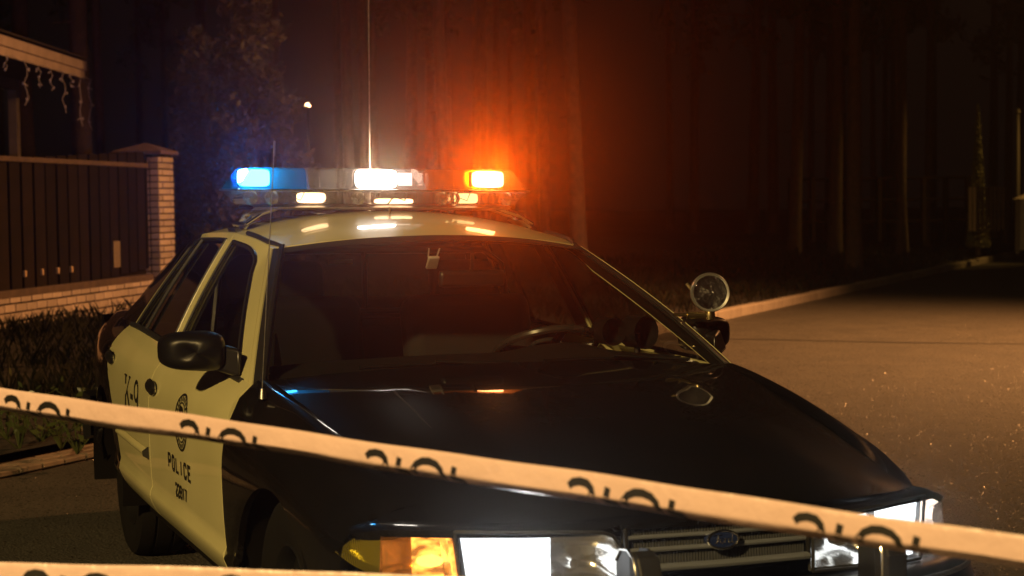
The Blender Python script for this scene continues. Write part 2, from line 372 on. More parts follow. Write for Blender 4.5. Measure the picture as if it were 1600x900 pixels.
# ================================================================== POLICE CAR
AX, BX = .015, .011
def B(p):                                              # body attitude: slight yaw and nose-down rake
    x, y, z = p
    return Vector((x-.015*y, y+.015*x, z+.011-.011*(x+1.4)-.014*y))-CARLOC
CARLOC = Vector((-1.4, 0, 0))
car = empty('police_car', CARLOC, 'black and white police sedan parked across the road with roof lights flashing', 'car')
def body(mb, name, m, parent=car, **k): return mb.build(name, m, parent, xf=B, **k)
W = curve([-4.35,-4.2,-4.0,-3.5,-3.0,-2.6,-1.7,-.5,0,.4,.6,.7], [.70,.755,.80,.885,.945,.957,.970,.970,.950,.927,.896,.865])
ZB = curve([-4.35,-4.0,-3.2,-2.6,-1.84,-.55,-.2,.1,.37,.54,.62], [.925,.955,.985,.990,.972,.946,.905,.852,.788,.728,.690])
PR = curve([0,.1,.3,.55,.71,.83,.93,1], [-.010,-.006,-.002,0,-.005,-.025,-.066,-.11])
PRL = curve([.22,.28,.33,.385,.41,.43,.45], [-.17,-.10,-.05,-.012,-.002,.003,-.010])
def side(x, z, s, off=0):
    zb = ZB(x); k = max(0, (x-.25)/.35)**2 if s > 0 else 0; zb -= .045*k; off = off-.025*k
    d = PRL(z) if z < .45 else PR((z-.45)/(zb-.45))
    return Vector((x, s*(W(x)+d+off), z))
GAPY = curve([-.54,0,.4,.62,.7], [.805,.775,.735,.70,.69]); GAPZ = curve([-.54,-.2,.1,.3,.5,.62,.68], [.958,.918,.868,.822,.776,.744,.724])
INS = (-1.4, 0, .55)
def arch_low(x, xw, r, base):
    d = abs(x-xw); return max(base, .335+math.sqrt(max(0, r*r-d*d))) if d < r else base
FX, RX, RA = 0.0, -2.913, .372

def fender(s):
    mb = MB(); xs_front = .60
    def fn(u, v):
        vv = min(v/.8, 1); zr = .36+(.943-.36)*vv
        xr = DFRONT(zr)+.006 if v < .8 else lerp(-.536, -.545, (v-.8)/.2)
        x = lerp(xr, .556 if v < .74 else lerp(.556, xs_front, (v-.74)/.26), u); zb = ZB(x)-(.045*max(0, (x-.25)/.35)**2 if s > 0 else 0); zl = arch_low(x, FX, RA, .36)
        zl = max(zl, .36 if x < .37 else lerp(.36, .56, min(1, (x-.37)/.2)))
        if v <= .8: return side(x, lerp(zl, zb, vv), s)
        a = side(x, zb, s); b = Vector((x, s*GAPY(x), GAPZ(x))); t = (v-.8)/.2
        p = a.lerp(b, t); p.z += .010*math.sin(math.pi*t); return p
    us = []
    L = xs_front+.497
    us = [0, .02, .05, .08, .105]
    us += [(.497-RA*math.cos(R(a)))/L for a in lin(1, 179, 30)]
    us += [(.497+RA+.02)/L, .86, .9, .95, 1.0]; us = sorted(set(u for u in us if 0 <= u <= 1))
    mb.grid(fn, us, [0,.03]+lin(.08, .8, 16)+[.84,.88,.92,.96,1], .02, INS)
    return body(mb, 'front_fender', M['black'])
DFRONT = curve([.36,.39,.68,.80,.86,.908,.943], [-.49,-.492,-.505,-.478,-.47,-.525,-.545])
DREAR = curve([.36,.40,.5,.6,.7,.85,.99], [-2.40,-2.41,-2.45,-2.53,-2.63,-2.74,-2.70])
def door_fn(s, xa, xb, zlow=.345):
    def fn(u, v):
        z0 = lerp(zlow, .97, v); x = lerp(xa(z0), xb(z0), u); z = lerp(zlow, ZB(x), v); return side(x, z, s)
    return fn
def quarter(s):
    mb = MB()
    def fn(u, v):
        vv = min(v/.85, 1); zr = .34+(.99-.34)*vv
        x = lerp(DREAR(zr)-.006, -4.32, u); zb = ZB(x); zl = arch_low(x, RX, RA, .34)
        if v <= .85: return side(x, lerp(zl, zb, vv), s)
        t = (v-.85)/.15; a = side(x, zb, s); b = Vector((x, s*(W(x)-.20), zb+.018)); return a.lerp(b, t)
    us = [0,.01,.02]+[ (RX+2.40-RA*math.cos(R(a))*-1)/(-4.32+2.40) for a in lin(1,179,28)]+lin(.5,1,12)
    us = sorted(set(min(1, max(0, u)) for u in us))
    mb.grid(fn, us, [0,.03]+lin(.08,.85,14)+[.9,.95,1], .02, INS)
    return body(mb, 'rear_quarter', M['black'])
# greenhouse side surface, t = 0 at the belt, 1 at the roof edge
YT = curve([-2.9,-2.5,-1.8,-1.28], [.60,.612,.618,.598]); ZT = curve([-2.9,-2.5,-2.2,-1.8,-1.5,-1.28], [1.315,1.362,1.381,1.390,1.374,1.347])
def gh(x, t, s, off=0):
    zb = ZB(x)-.004; yb = W(x)-.112
    xx = min(max(x, -2.9), -1.28)
    y = lerp(yb, YT(xx), t)+.012*4*t*(1-t)+off; z = lerp(zb, ZT(xx), t); return Vector((x, s*y, z))
def xA(t): return -.55-.73*t+.03*4*t*(1-t)
def xF(t):                                            # front edge of the front door glass
    if t < .80: return -.70-.60*t/.80
    return -1.30-.22*(1-math.sqrt(max(0, 1-((t-.80)/.14)**2))) if t < .94 else -1.52
def xB1(t): return -1.70-.015*t
def xB2(t): return -1.795-.015*t
def xV(t): return -2.37+.13*t
def xC1(t):
    if t < .82: return -2.60+.20*t/.82
    return -2.40+.12*(1-math.sqrt(max(0, 1-((t-.82)/.12)**2))) if t < .94 else -2.28
def xC(t): return -3.06+.50*t
TW = .94
ts = lin(0, .78, 10)+[.82,.86,.89,.91,.925,.935,.94]
def strip(mb, a, b, s, t0=0, t1=1, n=4, fl=.02, off=0):
    tt = [t for t in ts+[.955,.97,.985,1] if t0 <= t <= t1]
    mb.grid(lambda u, t: gh(lerp(a(t), b(t), u), t, s, off), lin(0, 1, n), tt, fl, INS)
def seal(path, r, name, m, parent):
    mb = MB(); mb.tube(path, r, 6); return body(mb, name, m, parent)

def lettering(lines, w, s, name, parent, x0, z0, off=.002):
    for ln in lines:
        mb = MB(); strokes(mb, lambda a, b: side(x0+a, z0+b, s, off), ln, w); body(mb, name, M['ink'], parent, smooth=False)
def block(ch, h, w):
    a = .22*w
    D = {'P': [[(0,0),(0,h),(w-a,h),(w,h-a),(w,h*.5+a*.6),(w-a,h*.47),(0,h*.47)]],
     'O': [[(a,0),(0,a),(0,h-a),(a,h),(w-a,h),(w,h-a),(w,a),(w-a,0),(a,0)]],
     'L': [[(0,h),(0,0),(w,0)]], 'I': [[(w*.5,0),(w*.5,h)]],
     'C': [[(w,h*.72),(w,h-a),(w-a,h),(a,h),(0,h-a),(0,a),(a,0),(w-a,0),(w,a),(w,h*.28)]],
     'E': [[(w,h),(0,h),(0,0),(w,0)],[(0,h*.52),(w*.8,h*.52)]],
     '2': [[(0,h*.75),(0,h-a),(a,h),(w-a,h),(w,h-a),(w,h*.6),(0,h*.12),(0,0),(w,0)]],
     '8': [[(a,0),(0,a),(0,h*.4),(a,h*.52),(0,h*.62),(0,h-a),(a,h),(w-a,h),(w,h-a),(w,h*.62),(w-a,h*.52),(w,h*.4),(w,a),(w-a,0),(a,0)],[(a,h*.52),(w-a,h*.52)]],
     '1': [[(w*.1,h*.8),(w*.5,h),(w*.5,0)]], '7': [[(0,h),(w,h),(w*.4,0)]]}
    return D[ch]
def word(txt, h, w, pitch):
    out = []
    for i, c in enumerate(txt): out.append([[(p[0]+i*pitch, p[1]) for p in l] for l in block(c, h, w)])
    return out

def make_doors(s):
    # front door
    mb = MB(); mb.grid(door_fn(s, lambda z: DFRONT(z), lambda z: -1.692), lin(0,1,26), [0,.04,.065,.09,.12,.15,.18]+lin(.24,1,18), .02, INS)
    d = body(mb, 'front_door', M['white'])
    fr = MB(); strip(fr, lambda t: xA(t)-.045, xF, s, 0, TW); strip(fr, lambda t: xB1(t), lambda t: (xB1(t)+xB2(t))/2+.004, s, 0, TW, 3)
    strip(fr, lambda t: xA(t)-.045, lambda t: (xB1(t)+xB2(t))/2+.004, s, .94, .985, 12)
    body(fr, 'window_frame', M['white'], d)
    gl = MB(); strip(gl, xF, xB1, s, 0, TW, 12, 0, -.012); body(gl, 'window', M['window'], d)
    path = [gh(xF(t)-.004, t, s, .004) for t in ts]+[gh(x, TW, s, .004) for x in lin(-1.55,-1.69,5)]
    seal(path, .006, 'window_trim', M['chrome'], d)
    seal([p+Vector((-.012,0,-.004)) for p in path], .009, 'window_seal', M['rubber'], d)
    seal([gh(xB1(t)+.006, t, s, .003) for t in ts], .006, 'window_seal', M['rubber'], d)
    seal([gh(x, .0, s, .006) for x in lin(-.66, -1.69, 12)], .011, 'belt_trim', M['rubber'], d)
    hd = MB(); c = side(-1.63, .832, s, .012)
    hd.grid(lambda u, v: c+Vector((.075*math.cos(u)*math.cos(v), s*.014*math.sin(v), .024*math.sin(u)*math.cos(v)))*1.0, lin(0, 2*math.pi, 22), lin(-.3, math.pi/2, 7))
    body(hd, 'handle', M['plastic'], d)
    rim = MB(); rim.tube([c+Vector((.078*math.cos(a), -s*.003, .027*math.sin(a))) for a in lin(0, 2*math.pi, 24)], .004, 6, False); body(rim, 'handle_bezel', M['chrome'], d)
    # side mirror: rounded shell, inner glass, arm
    mr = MB(); mc = Vector((-.79, -.990, 1.027)) if s < 0 else Vector((-.86, .905, 1.035))
    def shell(u, v):
        cu, su = math.cos(u), math.sin(u); e = .55
        yy = math.copysign(abs(cu)**e, cu)*.100; zz = math.copysign(abs(su)**e, su)*.062
        k = math.sin(v)**.55 if v > 0 else 0
        x = .060*math.cos(v)
        return mc+Vector((x+(.02*(-yy*1)/.1), s*(yy*k), zz*k*(1+.10*(-yy)/.1)+.006))
    mr.grid(shell, lin(0, 2*math.pi, 36), lin(0, math.pi*.5, 9)); mr.grid(lambda u, v: shell(u, math.pi/2)+Vector((-.05*v, 0, 0)), lin(0, 2*math.pi, 36), lin(0, 1, 3))
    mo = body(mr, 'side_mirror', M['mirrorshell'], d)
    ar = MB(); ar.prism([(-.70, s*.855, .950), (-.70, s*.855, 1.045), (-.80, s*.93, 1.060), (-.80, s*.96, .985)], (-.25, 0, 0), .32); body(ar, 'mirror_arm', M['plastic'], d, bevel=.012)
    gm = MB(); gm.grid(lambda u, v: shell(u, math.pi/2)*1.0 if v else mc+Vector((0,0,0)), lin(0, 2*math.pi, 36), [0, 1], 0)
    for i, p in enumerate(gm.v): gm.v[i] = (p[0]-.052, p[1], p[2])
    body(gm, 'mirror_glass', M['reflector'], d)
    if s < 0:
        lettering(word('POLICE', .047, .036, .0665), .0125, s, 'letter', d, -1.338, .5785+.004)
        lettering(word('22817', .040, .026, .0385), .0095, s, 'digit', d, -1.233, .500)
        sl = []
        cx, cz = -1.105, .765
        sl += [arc(cx, cz, .098, .094, 0, 360, 36), arc(cx, cz, .070, .067, 0, 360, 30)]
        mbs = MB(); fnS = lambda a, b: side(a, b, s, .002)
        strokes(mbs, fnS, [sl[0]], .008); strokes(mbs, fnS, [sl[1]], .005)
        for k in range(26):                           # radial marks that read as ring lettering
            a = 2*math.pi*k/26; ca, sa = math.cos(a), math.sin(a)
            strokes(mbs, fnS, [[(cx+.076*ca, cz+.073*sa), (cx+.092*ca, cz+.088*sa)]], .0085)
        o1 = body(mbs, 'seal', M['ink'], d, smooth=False)
        mbf = MB(); fnF = lambda a, b: side(a, b, s, .0025)
        strokes(mbf, fnF, [[(cx-.035, cz+.03), (cx-.02, cz+.045), (cx+.01, cz+.042), (cx+.035, cz+.02)]], .022)
        strokes(mbf, fnF, [[(cx-.045, cz+.0), (cx-.02, cz-.015), (cx+.02, cz-.005), (cx+.045, cz-.02)]], .026)
        strokes(mbf, fnF, [[(cx-.02, cz-.04), (cx+.02, cz-.048)], [(cx, cz+.045), (cx, cz-.05)]], .014)
        body(mbf, 'seal_emblem', M['ink'], d, smooth=False)
    # rear door
    mb = MB(); mb.grid(door_fn(s, lambda z: -1.700, lambda z: DREAR(z)), lin(0,1,24), [0,.04,.065,.09,.12,.15,.18]+lin(.24,1,18), .02, INS)
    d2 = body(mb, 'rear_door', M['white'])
    fr = MB(); strip(fr, lambda t: (xB1(t)+xB2(t))/2-.004, xB2, s, 0, TW, 3); strip(fr, xC1, lambda t: xC1(t)-.065, s, 0, TW, 3)
    strip(fr, lambda t: (xB1(t)+xB2(t))/2-.004, lambda t: xC1(.94)-.065, s, .94, .985, 10); body(fr, 'window_frame', M['white'], d2)
    gl = MB(); strip(gl, xB2, lambda t: max(xV(t), xC1(t)), s, 0, TW, 10, 0, -.012); body(gl, 'window', M['window'], d2)
    gl = MB(); strip(gl, lambda t: max(xV(t), xC1(t)), xC1, s, 0, TW, 4, 0, -.012); body(gl, 'vent_window', M['window'], d2)
    seal([gh(xV(t), t, s, .002) for t in ts], .007, 'vent_bar', M['chrome'], d2)
    seal([gh(xV(t)+.014, t, s, .002) for t in ts], .006, 'window_seal', M['rubber'], d2)
    seal([gh(xB2(t)-.006, t, s, .003) for t in ts], .007, 'window_seal', M['rubber'], d2)
    seal([gh(xB2(t)+.004, t, s, .005) for t in ts], .004, 'window_trim', M['chrome'], d2)
    seal([gh(xC1(t)+.008, t, s, .003) for t in ts]+[gh(x, TW, s, .003) for x in lin(-2.25,-1.82,6)], .007, 'window_seal', M['rubber'], d2)
    seal([gh(x, 0, s, .006) for x in lin(-1.70, -2.68, 12)], .013, 'belt_trim', M['rubber'], d2)
    hd = MB(); c = side(-2.617, .857, s, .012)
    hd.grid(lambda u, v: c+Vector((.075*math.cos(u)*math.cos(v), s*.014*math.sin(v), .024*math.sin(u)*math.cos(v))), lin(0, 2*math.pi, 22), lin(-.3, math.pi/2, 7)); body(hd, 'handle', M['plastic'], d2)
    rim = MB(); rim.tube([c+Vector((.078*math.cos(a), -s*.003, .027*math.sin(a))) for a in lin(0, 2*math.pi, 24)], .004, 6, False); body(rim, 'handle_bezel', M['chrome'], d2)
    md = MB(); md.grid(lambda u, v: side(lerp(-2.42, -1.735, u), .555+.036*v, s, .003+.014*math.sin(math.pi*min(max(v,0.0),1))), lin(0,1,14), lin(0,1,7)); body(md, 'side_moulding', M['white'], d2)
    me = MB(); a = side(-1.735, .553, s, .002); me.prism([a, a+Vector((0, s*.020, .012)), a+Vector((0, s*.022, .03)), a+Vector((0, 0, .046))], (1,0,0), .014); body(me, 'moulding_end', M['rubber'], d2)
    if s < 0:
        mk = MB(); fnK = lambda a, b: side(-2.235+a, .690+b, s, .002); H = .135
        strokes(mk, fnK, [[(.022,0),(.022,H)]], .030)
        strokes(mk, fnK, [[(-.006,.004),(.050,.004)],[(-.006,H-.004),(.050,H-.004)],[(.100,H-.004),(.134,H-.004)],[(.095,.004),(.142,.004)]], .008)
        strokes(mk, fnK, [[(.034,H*.36),(.118,H-.004)]], .011); strokes(mk, fnK, [[(.062,H*.58),(.122,.004)]], .022)
        body(mk, 'letter', M['ink'], d2, smooth=False); mk = MB(); strokes(mk, fnK, [[(.150,H*.45),(.205,H*.45)]], .022); body(mk, 'hyphen', M['ink'], d2, smooth=False); mk = MB()
        strokes(mk, fnK, [arc(.278, H*.68, .040, H*.27, 0, 360, 20)], .016)
        strokes(mk, fnK, [[(.318,H*.68),(.316,H*.4),(.300,H*.14),(.272,.006),(.246,.010)]], .016)
        body(mk, 'digit', M['ink'], d2, smooth=False)
    ln_ = MB(); strip(ln_, lambda t: xA(t)-.03, lambda t: xF(t)+.012, s, 0, TW, 4, 0, -.030); strip(ln_, lambda t: xA(t)-.05, lambda t: xB1(t), s, .93, 1, 8, 0, -.032); strip(ln_, lambda t: xB1(t)+.01, lambda t: xB2(t)-.01, s, 0, 1, 4, 0, -.032); body(ln_, 'frame_liner', M['rubber'], d)
    ln_ = MB(); strip(ln_, lambda t: xC1(t)+.01, lambda t: xC1(t)-.12, s, 0, 1, 4, 0, -.032); strip(ln_, lambda t: xB2(t), lambda t: xC1(.94)-.06, s, .93, 1, 8, 0, -.032); body(ln_, 'frame_liner', M['rubber'], d2)
    # pillars
    p = MB(); strip(p, xA, lambda t: xA(t)-.040, s, 0, 1, 4)
    po = body(p, 'windshield_pillar', M['white']); p = MB(); p.grid(lambda u, t: gh(xA(t)-.06+.062*u, t, s, -.022-.026*u), [0,.5,1], lin(0,1,14)); p.grid(lambda u, t: gh(xA(t)+.002, t, s, -.004).lerp(gh(xA(t), t, s, -.047)+Vector((.012,0,0)), u), [0,.5,1], lin(0,1,14)); body(p, 'pillar_trim', M['rubber'], po)
    p = MB(); strip(p, lambda t: xC1(min(t,.94))-.072, xC, s, 0, 1, 8); body(p, 'rear_pillar', M['black'])
    p = MB(); strip(p, lambda t: xA(t)-.04, lambda t: -2.42, s, .985, 1, 14); body(p, 'roof_rail', M['white'])
    # sill below the doors
    p = MB(); p.grid(lambda u, v: Vector((lerp(-.40,-2.52,u), s*lerp(.875,.80,v), lerp(.345,.20,v))), lin(0,1,8), lin(0,1,4), .02, INS); body(p, 'sill', M['plastic'])
for s in (-1, 1):
    fender(s); quarter(s); make_doors(s)
# hood
LIPX = curve([0,.31,.55,.70,.80,.88], [.878,.858,.795,.715,.63,.54])
HC = curve([0,.2,.4,.6,.75,.88,.95,1], [.997,.978,.953,.915,.872,.820,.780,.738]); HE = curve([0,.2,.42,.60,.76,.88,.95,1], [.958,.927,.877,.835,.79,.755,.735,.716])
HY = curve([0,.42,.76,.95,1], [.800,.770,.730,.70,.712])
def hoodp(u, v):                                       # u across -1..1, v from rear to lip
    yn = abs(u); ye = HY(v); y = u*ye; xr = -.462-.075*yn*yn; x = lerp(xr, LIPX(abs(y)), v)
    z = lerp(HC(v), HE(v), yn**2.2)
    z += .014*v**4*max(0, u)**2
    for c in (.58,): z += .0022*math.exp(-((yn-c)/.05)**2)*math.sin(math.pi*min(1, v*1.05))
    return Vector((x, y, z))
mb = MB(); mb.grid(hoodp, lin(-1,1,61), lin(0,1,40), .03, (0,0,.3)); body(mb, 'hood', M['black'])
# cowl and wipers
mb = MB(); mb.grid(lambda u, v: Vector((lerp(-.475-.075*u*u, -.62-.05*u*u, v), u*.80, lerp(.972-.03*u*u, .962-.02*u*u, v))), lin(-1,1,20), lin(0,1,4)); body(mb, 'cowl', M['plastic'])
for y0, y1 in ((-.50, .02), (.14, .66)):
    mb = MB(); mb.tube([(-.56-.03*abs(y)-.02*math.sin((y-y0)*5), y, .990-.02*y*y) for y in lin(y0, y1, 10)], .007, 6)
    mb.tube([(-.52, y1, .982), (-.575, (y0+y1)/2, .998)], .006, 6); body(mb, 'wiper', M['plastic'])
# windshield
def wsp(u, t):
    a = gh(xA(t), t, -1, -.030); b = gh(xA(t), t, 1, -.030); p = a.lerp(b, (u+1)/2); k = 1-u*u
    return p+Vector(((.085+.035*t)*k, 0, (.040+.004*t)*k))
mb = MB(); mb.grid(wsp, lin(-1,1,31), lin(.0,1,16)); body(mb, 'windshield', M['windshield'])
mb = MB(); mb.grid(lambda u, v: wsp(u, lerp(.955, 1.0, v))+Vector((.004,0,.003)), lin(-1,1,31), [0,1]); body(mb, 'windshield_band', M['rubber'])
for s in (-1, 1):
    seal([wsp(s*.995, t)+Vector((.004,0,.006)) for t in lin(0,1,16)]+[gh(x, 1, s, -.012)+Vector((0,0,.010)) for x in (-1.36,-1.5,-1.62)], .0095, 'windshield_seal', M['rubber'], car)
    seal([wsp(s*.985, t)+Vector((.012,0,.010)) for t in lin(0.02,1,16)], .005, 'windshield_trim', M['chrome'], car)
# roof
def roofp(u, v):
    yn = abs(u); x0 = -1.160-.12*yn*yn; x1 = -2.62+.09*yn*yn; x = lerp(x0, x1, v); xe = lerp(-1.28, -2.53, v)
    ye = YT(xe); ze = ZT(xe); cr = .040+.045*math.sin(math.pi*min(1, v*.95+.02))**.8
    return Vector((x, u*ye, ze+cr*(1-yn**2.3)))
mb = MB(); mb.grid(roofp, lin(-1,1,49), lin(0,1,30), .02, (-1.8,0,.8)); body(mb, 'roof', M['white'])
mb = MB(); mb.grid(lambda u, v: Vector((lerp(-1.2,-2.5,v), u*.57, 1.335+.03*(1-u*u))), lin(-1,1,9), lin(0,1,6)); body(mb, 'headliner', M['cloth'])
# rear window, trunk
def rwp(u, v):
    a = roofp(u, 1)+Vector((-.01,0,-.006)); b = Vector((-3.10-.10*(1-u*u), u*.80, .995+.01*(1-u*u))); return a.lerp(b, v)+Vector((-.02,0,.015))*math.sin(math.pi*v)
mb = MB(); mb.grid(rwp, lin(-1,1,21), lin(0,1,10)); body(mb, 'rear_window', M['window'])
mb = MB(); mb.grid(lambda u, v: Vector((lerp(-3.12-.09*(1-u*u), -4.33+.1*u*u, v), u*lerp(.76,.58,v), ZB(lerp(-3.12,-4.3,v))+.018+.02*(1-u*u)-.05*max(0,v-.9))), lin(-1,1,17), lin(0,1,16), .03, (-3.6,0,.5)); body(mb, 'trunk_lid', M['black'])
mb = MB(); mb.grid(lambda u, v: Vector((-4.33+.16*abs(u)**2.5+.03*(1-v), u*.74, lerp(.55,.93,v))), lin(-1,1,17), lin(0,1,6), .02, (-3.6,0,.5)); body(mb, 'rear_panel', M['black'])
mb = MB(); mb.grid(lambda u, v: Vector((-4.40+.30*abs(u)**3+.05*(2*v-1)**2, u*.86, lerp(.32,.56,v))), lin(-1,1,21), lin(0,1,7), .05, (-3.6,0,.45)); body(mb, 'rear_bumper', M['plastic'])
# front end: plan curve of the nose
NP = [(.912,0),(.900,.28),(.862,.50),(.803,.685),(.745,.778),(.67,.850),(.585,.898),(.46,.928)]
cl = [0]
for a, b in zip(NP, NP[1:]): cl.append(cl[-1]+math.hypot(a[0]-b[0], a[1]-b[1]))
NXf, NYf = curve(cl, [p[0] for p in NP]), curve(cl, [p[1] for p in NP])
def nose(q, z=0, off=0):                               # q signed arc length from the centre line
    a = abs(q); s = 1 if q >= 0 else -1; x, y = NXf(a), NYf(a); e = 1e-3
    tx, ty = NXf(min(a+e,cl[-1]))-NXf(a-e if a > e else a), NYf(min(a+e,cl[-1]))-NYf(a-e if a > e else a); l = math.hypot(tx, ty) or 1
    nx, ny = ty/l, -tx/l
    return Vector((x+nx*off, s*(y+ny*off), z))
Q = lambda y: next(cl[i]+(cl[i+1]-cl[i])*(y-NP[i][1])/(NP[i+1][1]-NP[i][1]) for i in range(len(NP)-1) if y <= NP[i+1][1])
LT = curve([0,Q(.272),Q(.285),Q(.335),Q(.5),Q(.685),Q(.80),Q(.86),Q(.925)], [.655,.655,.684,.704,.709,.712,.708,.694,.645])   # top of the lamps
LB = curve([0,Q(.27),Q(.50),Q(.685),Q(.80),Q(.92)], [.56,.563,.556,.553,.575,.630])
_LT = LT
LTL = curve([0,Q(.45),Q(.60),Q(.72),Q(.80),Q(.86),Q(.925)], [0,-.004,-.010,-.010,.010,.030,.055])
def header(u, v):
    LT = lambda q: _LT(q)-(LTL(q) if u > 0 else 0)
    q = u; aq = abs(q); hz = LT(aq)+.004 if aq > Q(.34) else (.722 if aq < Q(.28) else lerp(.722, LT(Q(.34))+.004, (aq-Q(.28))/(Q(.34)-Q(.28)))); lo = nose(q, hz, .002)
    y = abs(lo.y); yl = min(y, .88); xl = LIPX(yl)-.004; hv = 1; zl = lerp(HC(1), HE(1), (min(y,.712)/.712)**2.2)-.012+(.012*min(1, y/.7)**2 if u > 0 else 0)
    if y > .71: zl = lerp(HE(1)-.004, .668 if u < 0 else .625, (y-.71)/.2)
    hi = Vector((min(xl, lo.x-.012), lo.y*(1 if y < .85 else .99), max(zl, lo.z+.005)))
    p = lo.lerp(hi, v); p += Vector((.008, 0, .002))*math.sin(math.pi*v); return p
mb = MB(); mb.grid(header, lin(-Q(.885), Q(.81), 81), lin(0,1,6), .02, (0,0,.4)); body(mb, 'grille_header', M['black'])
# fender tips above the corner lamps
for s in (-1, 1):
    mb = MB()
    def tip(u, v):
        x = lerp(.598, .70, u); y0 = W(.6)-.05*(u*u)-.012-.02*u; a = Vector((x, s*min(y0, .895 if s < 0 else .868), lerp(.686,.700,u)-(0 if s < 0 else .045-.025*u))); b = Vector((x, s*GAPY(x), GAPZ(x)-.004-.006*u))
        p = a.lerp(b, v); p.z += .012*math.sin(math.pi*v)*(1-.5*u); return p
    mb.grid(tip, lin(0,1,8), lin(0,1,8), .02, (0,0,.5)); body(mb, 'fender_tip', M['black'])
mb = MB(); BP = [(-.02,.548),(.03,.545),(.062,.525),(.078,.48),(.082,.42),(.07,.34),(.03,.27)]
mb.grid(lambda q, k: nose(q, BP[int(k)][1], BP[int(k)][0]), lin(-cl[-1]+.001, cl[-1]-.001, 60), range(7), .03, (0,0,.4)); body(mb, 'front_bumper', M['plastic'])
for z in (.518, .455):
    mb = MB(); mb.tube([nose(q, z, .071 if z > .5 else .082) for q in lin(-cl[-1]+.05, cl[-1]-.05, 50)], .007, 6); body(mb, 'bumper_strip', M['dullmetal'])
# lamps
def lampbox(s):
    q0, q1, qs = Q(.272), Q(.683), Q(.50)
    LT = lambda q: _LT(q)-(LTL(q) if s > 0 else 0)
    ql = lambda a, b: (lambda u: s*lerp(a, b, u))
    h = MB(); h.grid(lambda u, v: nose(s*(lerp(q0,q1,u)-.022*u*(1-v)), lerp(LB(lerp(q0,q1,u)), LT(lerp(q0,q1,u)), v), .004-.010*v), lin(0,1,20), lin(0,1,6), .02, (0,0,.6))
    hl = body(h, 'headlight', M['clear'])
    r_ = MB()                                         # reflector bowl behind the lens
    def bowl(a, b, dep, inset=.006):
        def fn(u, v):
            q = lerp(a, b, u); zz = lerp(LB(q)+inset, LT(q)-inset, v); k = (1-(2*u-1)**4)*(1-(2*v-1)**4)
            return nose(s*(q-.022*(1-v)*max(0, 1-abs(q-q1)/.12)), zz, -.012-dep*k)
        return fn
    r_.grid(bowl(q0+.006, qs, .085), lin(0,1,14), lin(0,1,9)); body(r_, 'reflector', M['reflector'], hl)
    hb = MB(); hb.grid(bowl(Q(.455), q1-.012, .06, .011), lin(0,1,14), lin(0,1,9)); body(hb, 'lit_reflector', M['hot'], hl)
    hb = MB(); c = nose(s*Q(.40), .625, -.045); hb.lathe([(0,.03),(.012,.028),(.016,.015),(.016,-.03)], c, (1,0,0), 14); body(hb, 'bulb', M['chrome'], hl)
    fr_ = MB(); path = [nose(s*q, LT(q)+.001, .006) for q in lin(q0,q1,16)]+[nose(s*(q1-.022*(LT(q1)-z)/(LT(q1)-LB(q1))), z, .006) for z in lin(LT(q1),LB(q1),5)]+[nose(s*q, LB(q), .006) for q in lin(q1-.022,q0,16)]+[nose(s*q0, z, .006) for z in lin(LB(q0),LT(q0),4)]
    fr_.tube(path, .005, 6); body(fr_, 'lamp_surround', M['rubber'], hl)
    q2, q3 = Q(.838), Q(.912)
    c1 = MB(); c1.grid(lambda u, v: nose(s*lerp(q1+.006-.022*(1-v),q2,u), lerp(LB(lerp(q1,q2,u)), LT(lerp(q1,q2,u))-.002, v), .002-.008*v), lin(0,1,12), lin(0,1,6), .015, (0,0,.6))
    cl_ = body(c1, 'corner_lamp', M['amberlens'] if s < 0 else M['clear'])
    def endl(u, v):
        q = lerp(q2+.002, q3, u); lo, hi = LB(q), LT(q)-.002; m_ = lerp(lo, hi, .15)
        k = max(0, (u-.55)/.45); kk = 1-.85*max(0,(u-.2)/.8)**2.4
        return nose(s*q, lerp(lerp(lo, m_, 1-kk), lerp(hi, m_, 1-kk), v), -.004-.008*v)
    c2 = MB(); c2.grid(endl, lin(0,1,22), lin(0,1,6), .015, (0,0,.6)); body(c2, 'side_marker', M['yellowlens'] if s < 0 else M['clear'], cl_)
    rr = MB(); rr.grid(bowl(q1+.01, q2, .05), lin(0,1,10), lin(0,1,8)); rr.grid(bowl(q2, q3-.01, .03, .02), lin(0,1,10), lin(0,1,8)); body(rr, 'reflector', M['reflector'], cl_)
    bb = MB(); c = nose(s*lerp(q1,q2,.36), .632, -.030)
    bb.grid(lambda u, v: c+Vector((.016*math.cos(u)*math.cos(v)-.006*math.sin(v)*s, .034*math.sin(v), .016*math.sin(u)*math.cos(v))), lin(0, 2*math.pi, 18), lin(-1.57, 1.57, 11)); body(bb, 'lit_bulb', M['hotamber'] if s < 0 else M['hotwarm'], cl_)
    if s < 0:
        bb = MB(); bb.grid(bowl(q1+.016, lerp(q1,q2,.58), .045), lin(0,1,10), lin(0,1,8)); body(bb, 'lit_reflector', M['glowamber'], cl_)
    if s > 0:
        bb = MB(); bb.grid(bowl(q1+.012, q3-.010, .02, .010), lin(0,1,14), lin(0,1,6)); body(bb, 'lit_reflector', M['hotwarm'], cl_)
    bx = MB(); bx.grid(lambda u, v: nose(s*lerp(q0-.005, q3, u), lerp(.54, LT(lerp(q0,q3,u))+.004, v), -.105 if u < .75 else -.07), lin(0,1,20), [0,1]); body(bx, 'lamp_housing', M['dark'])
for s in (-1, 1): lampbox(s)
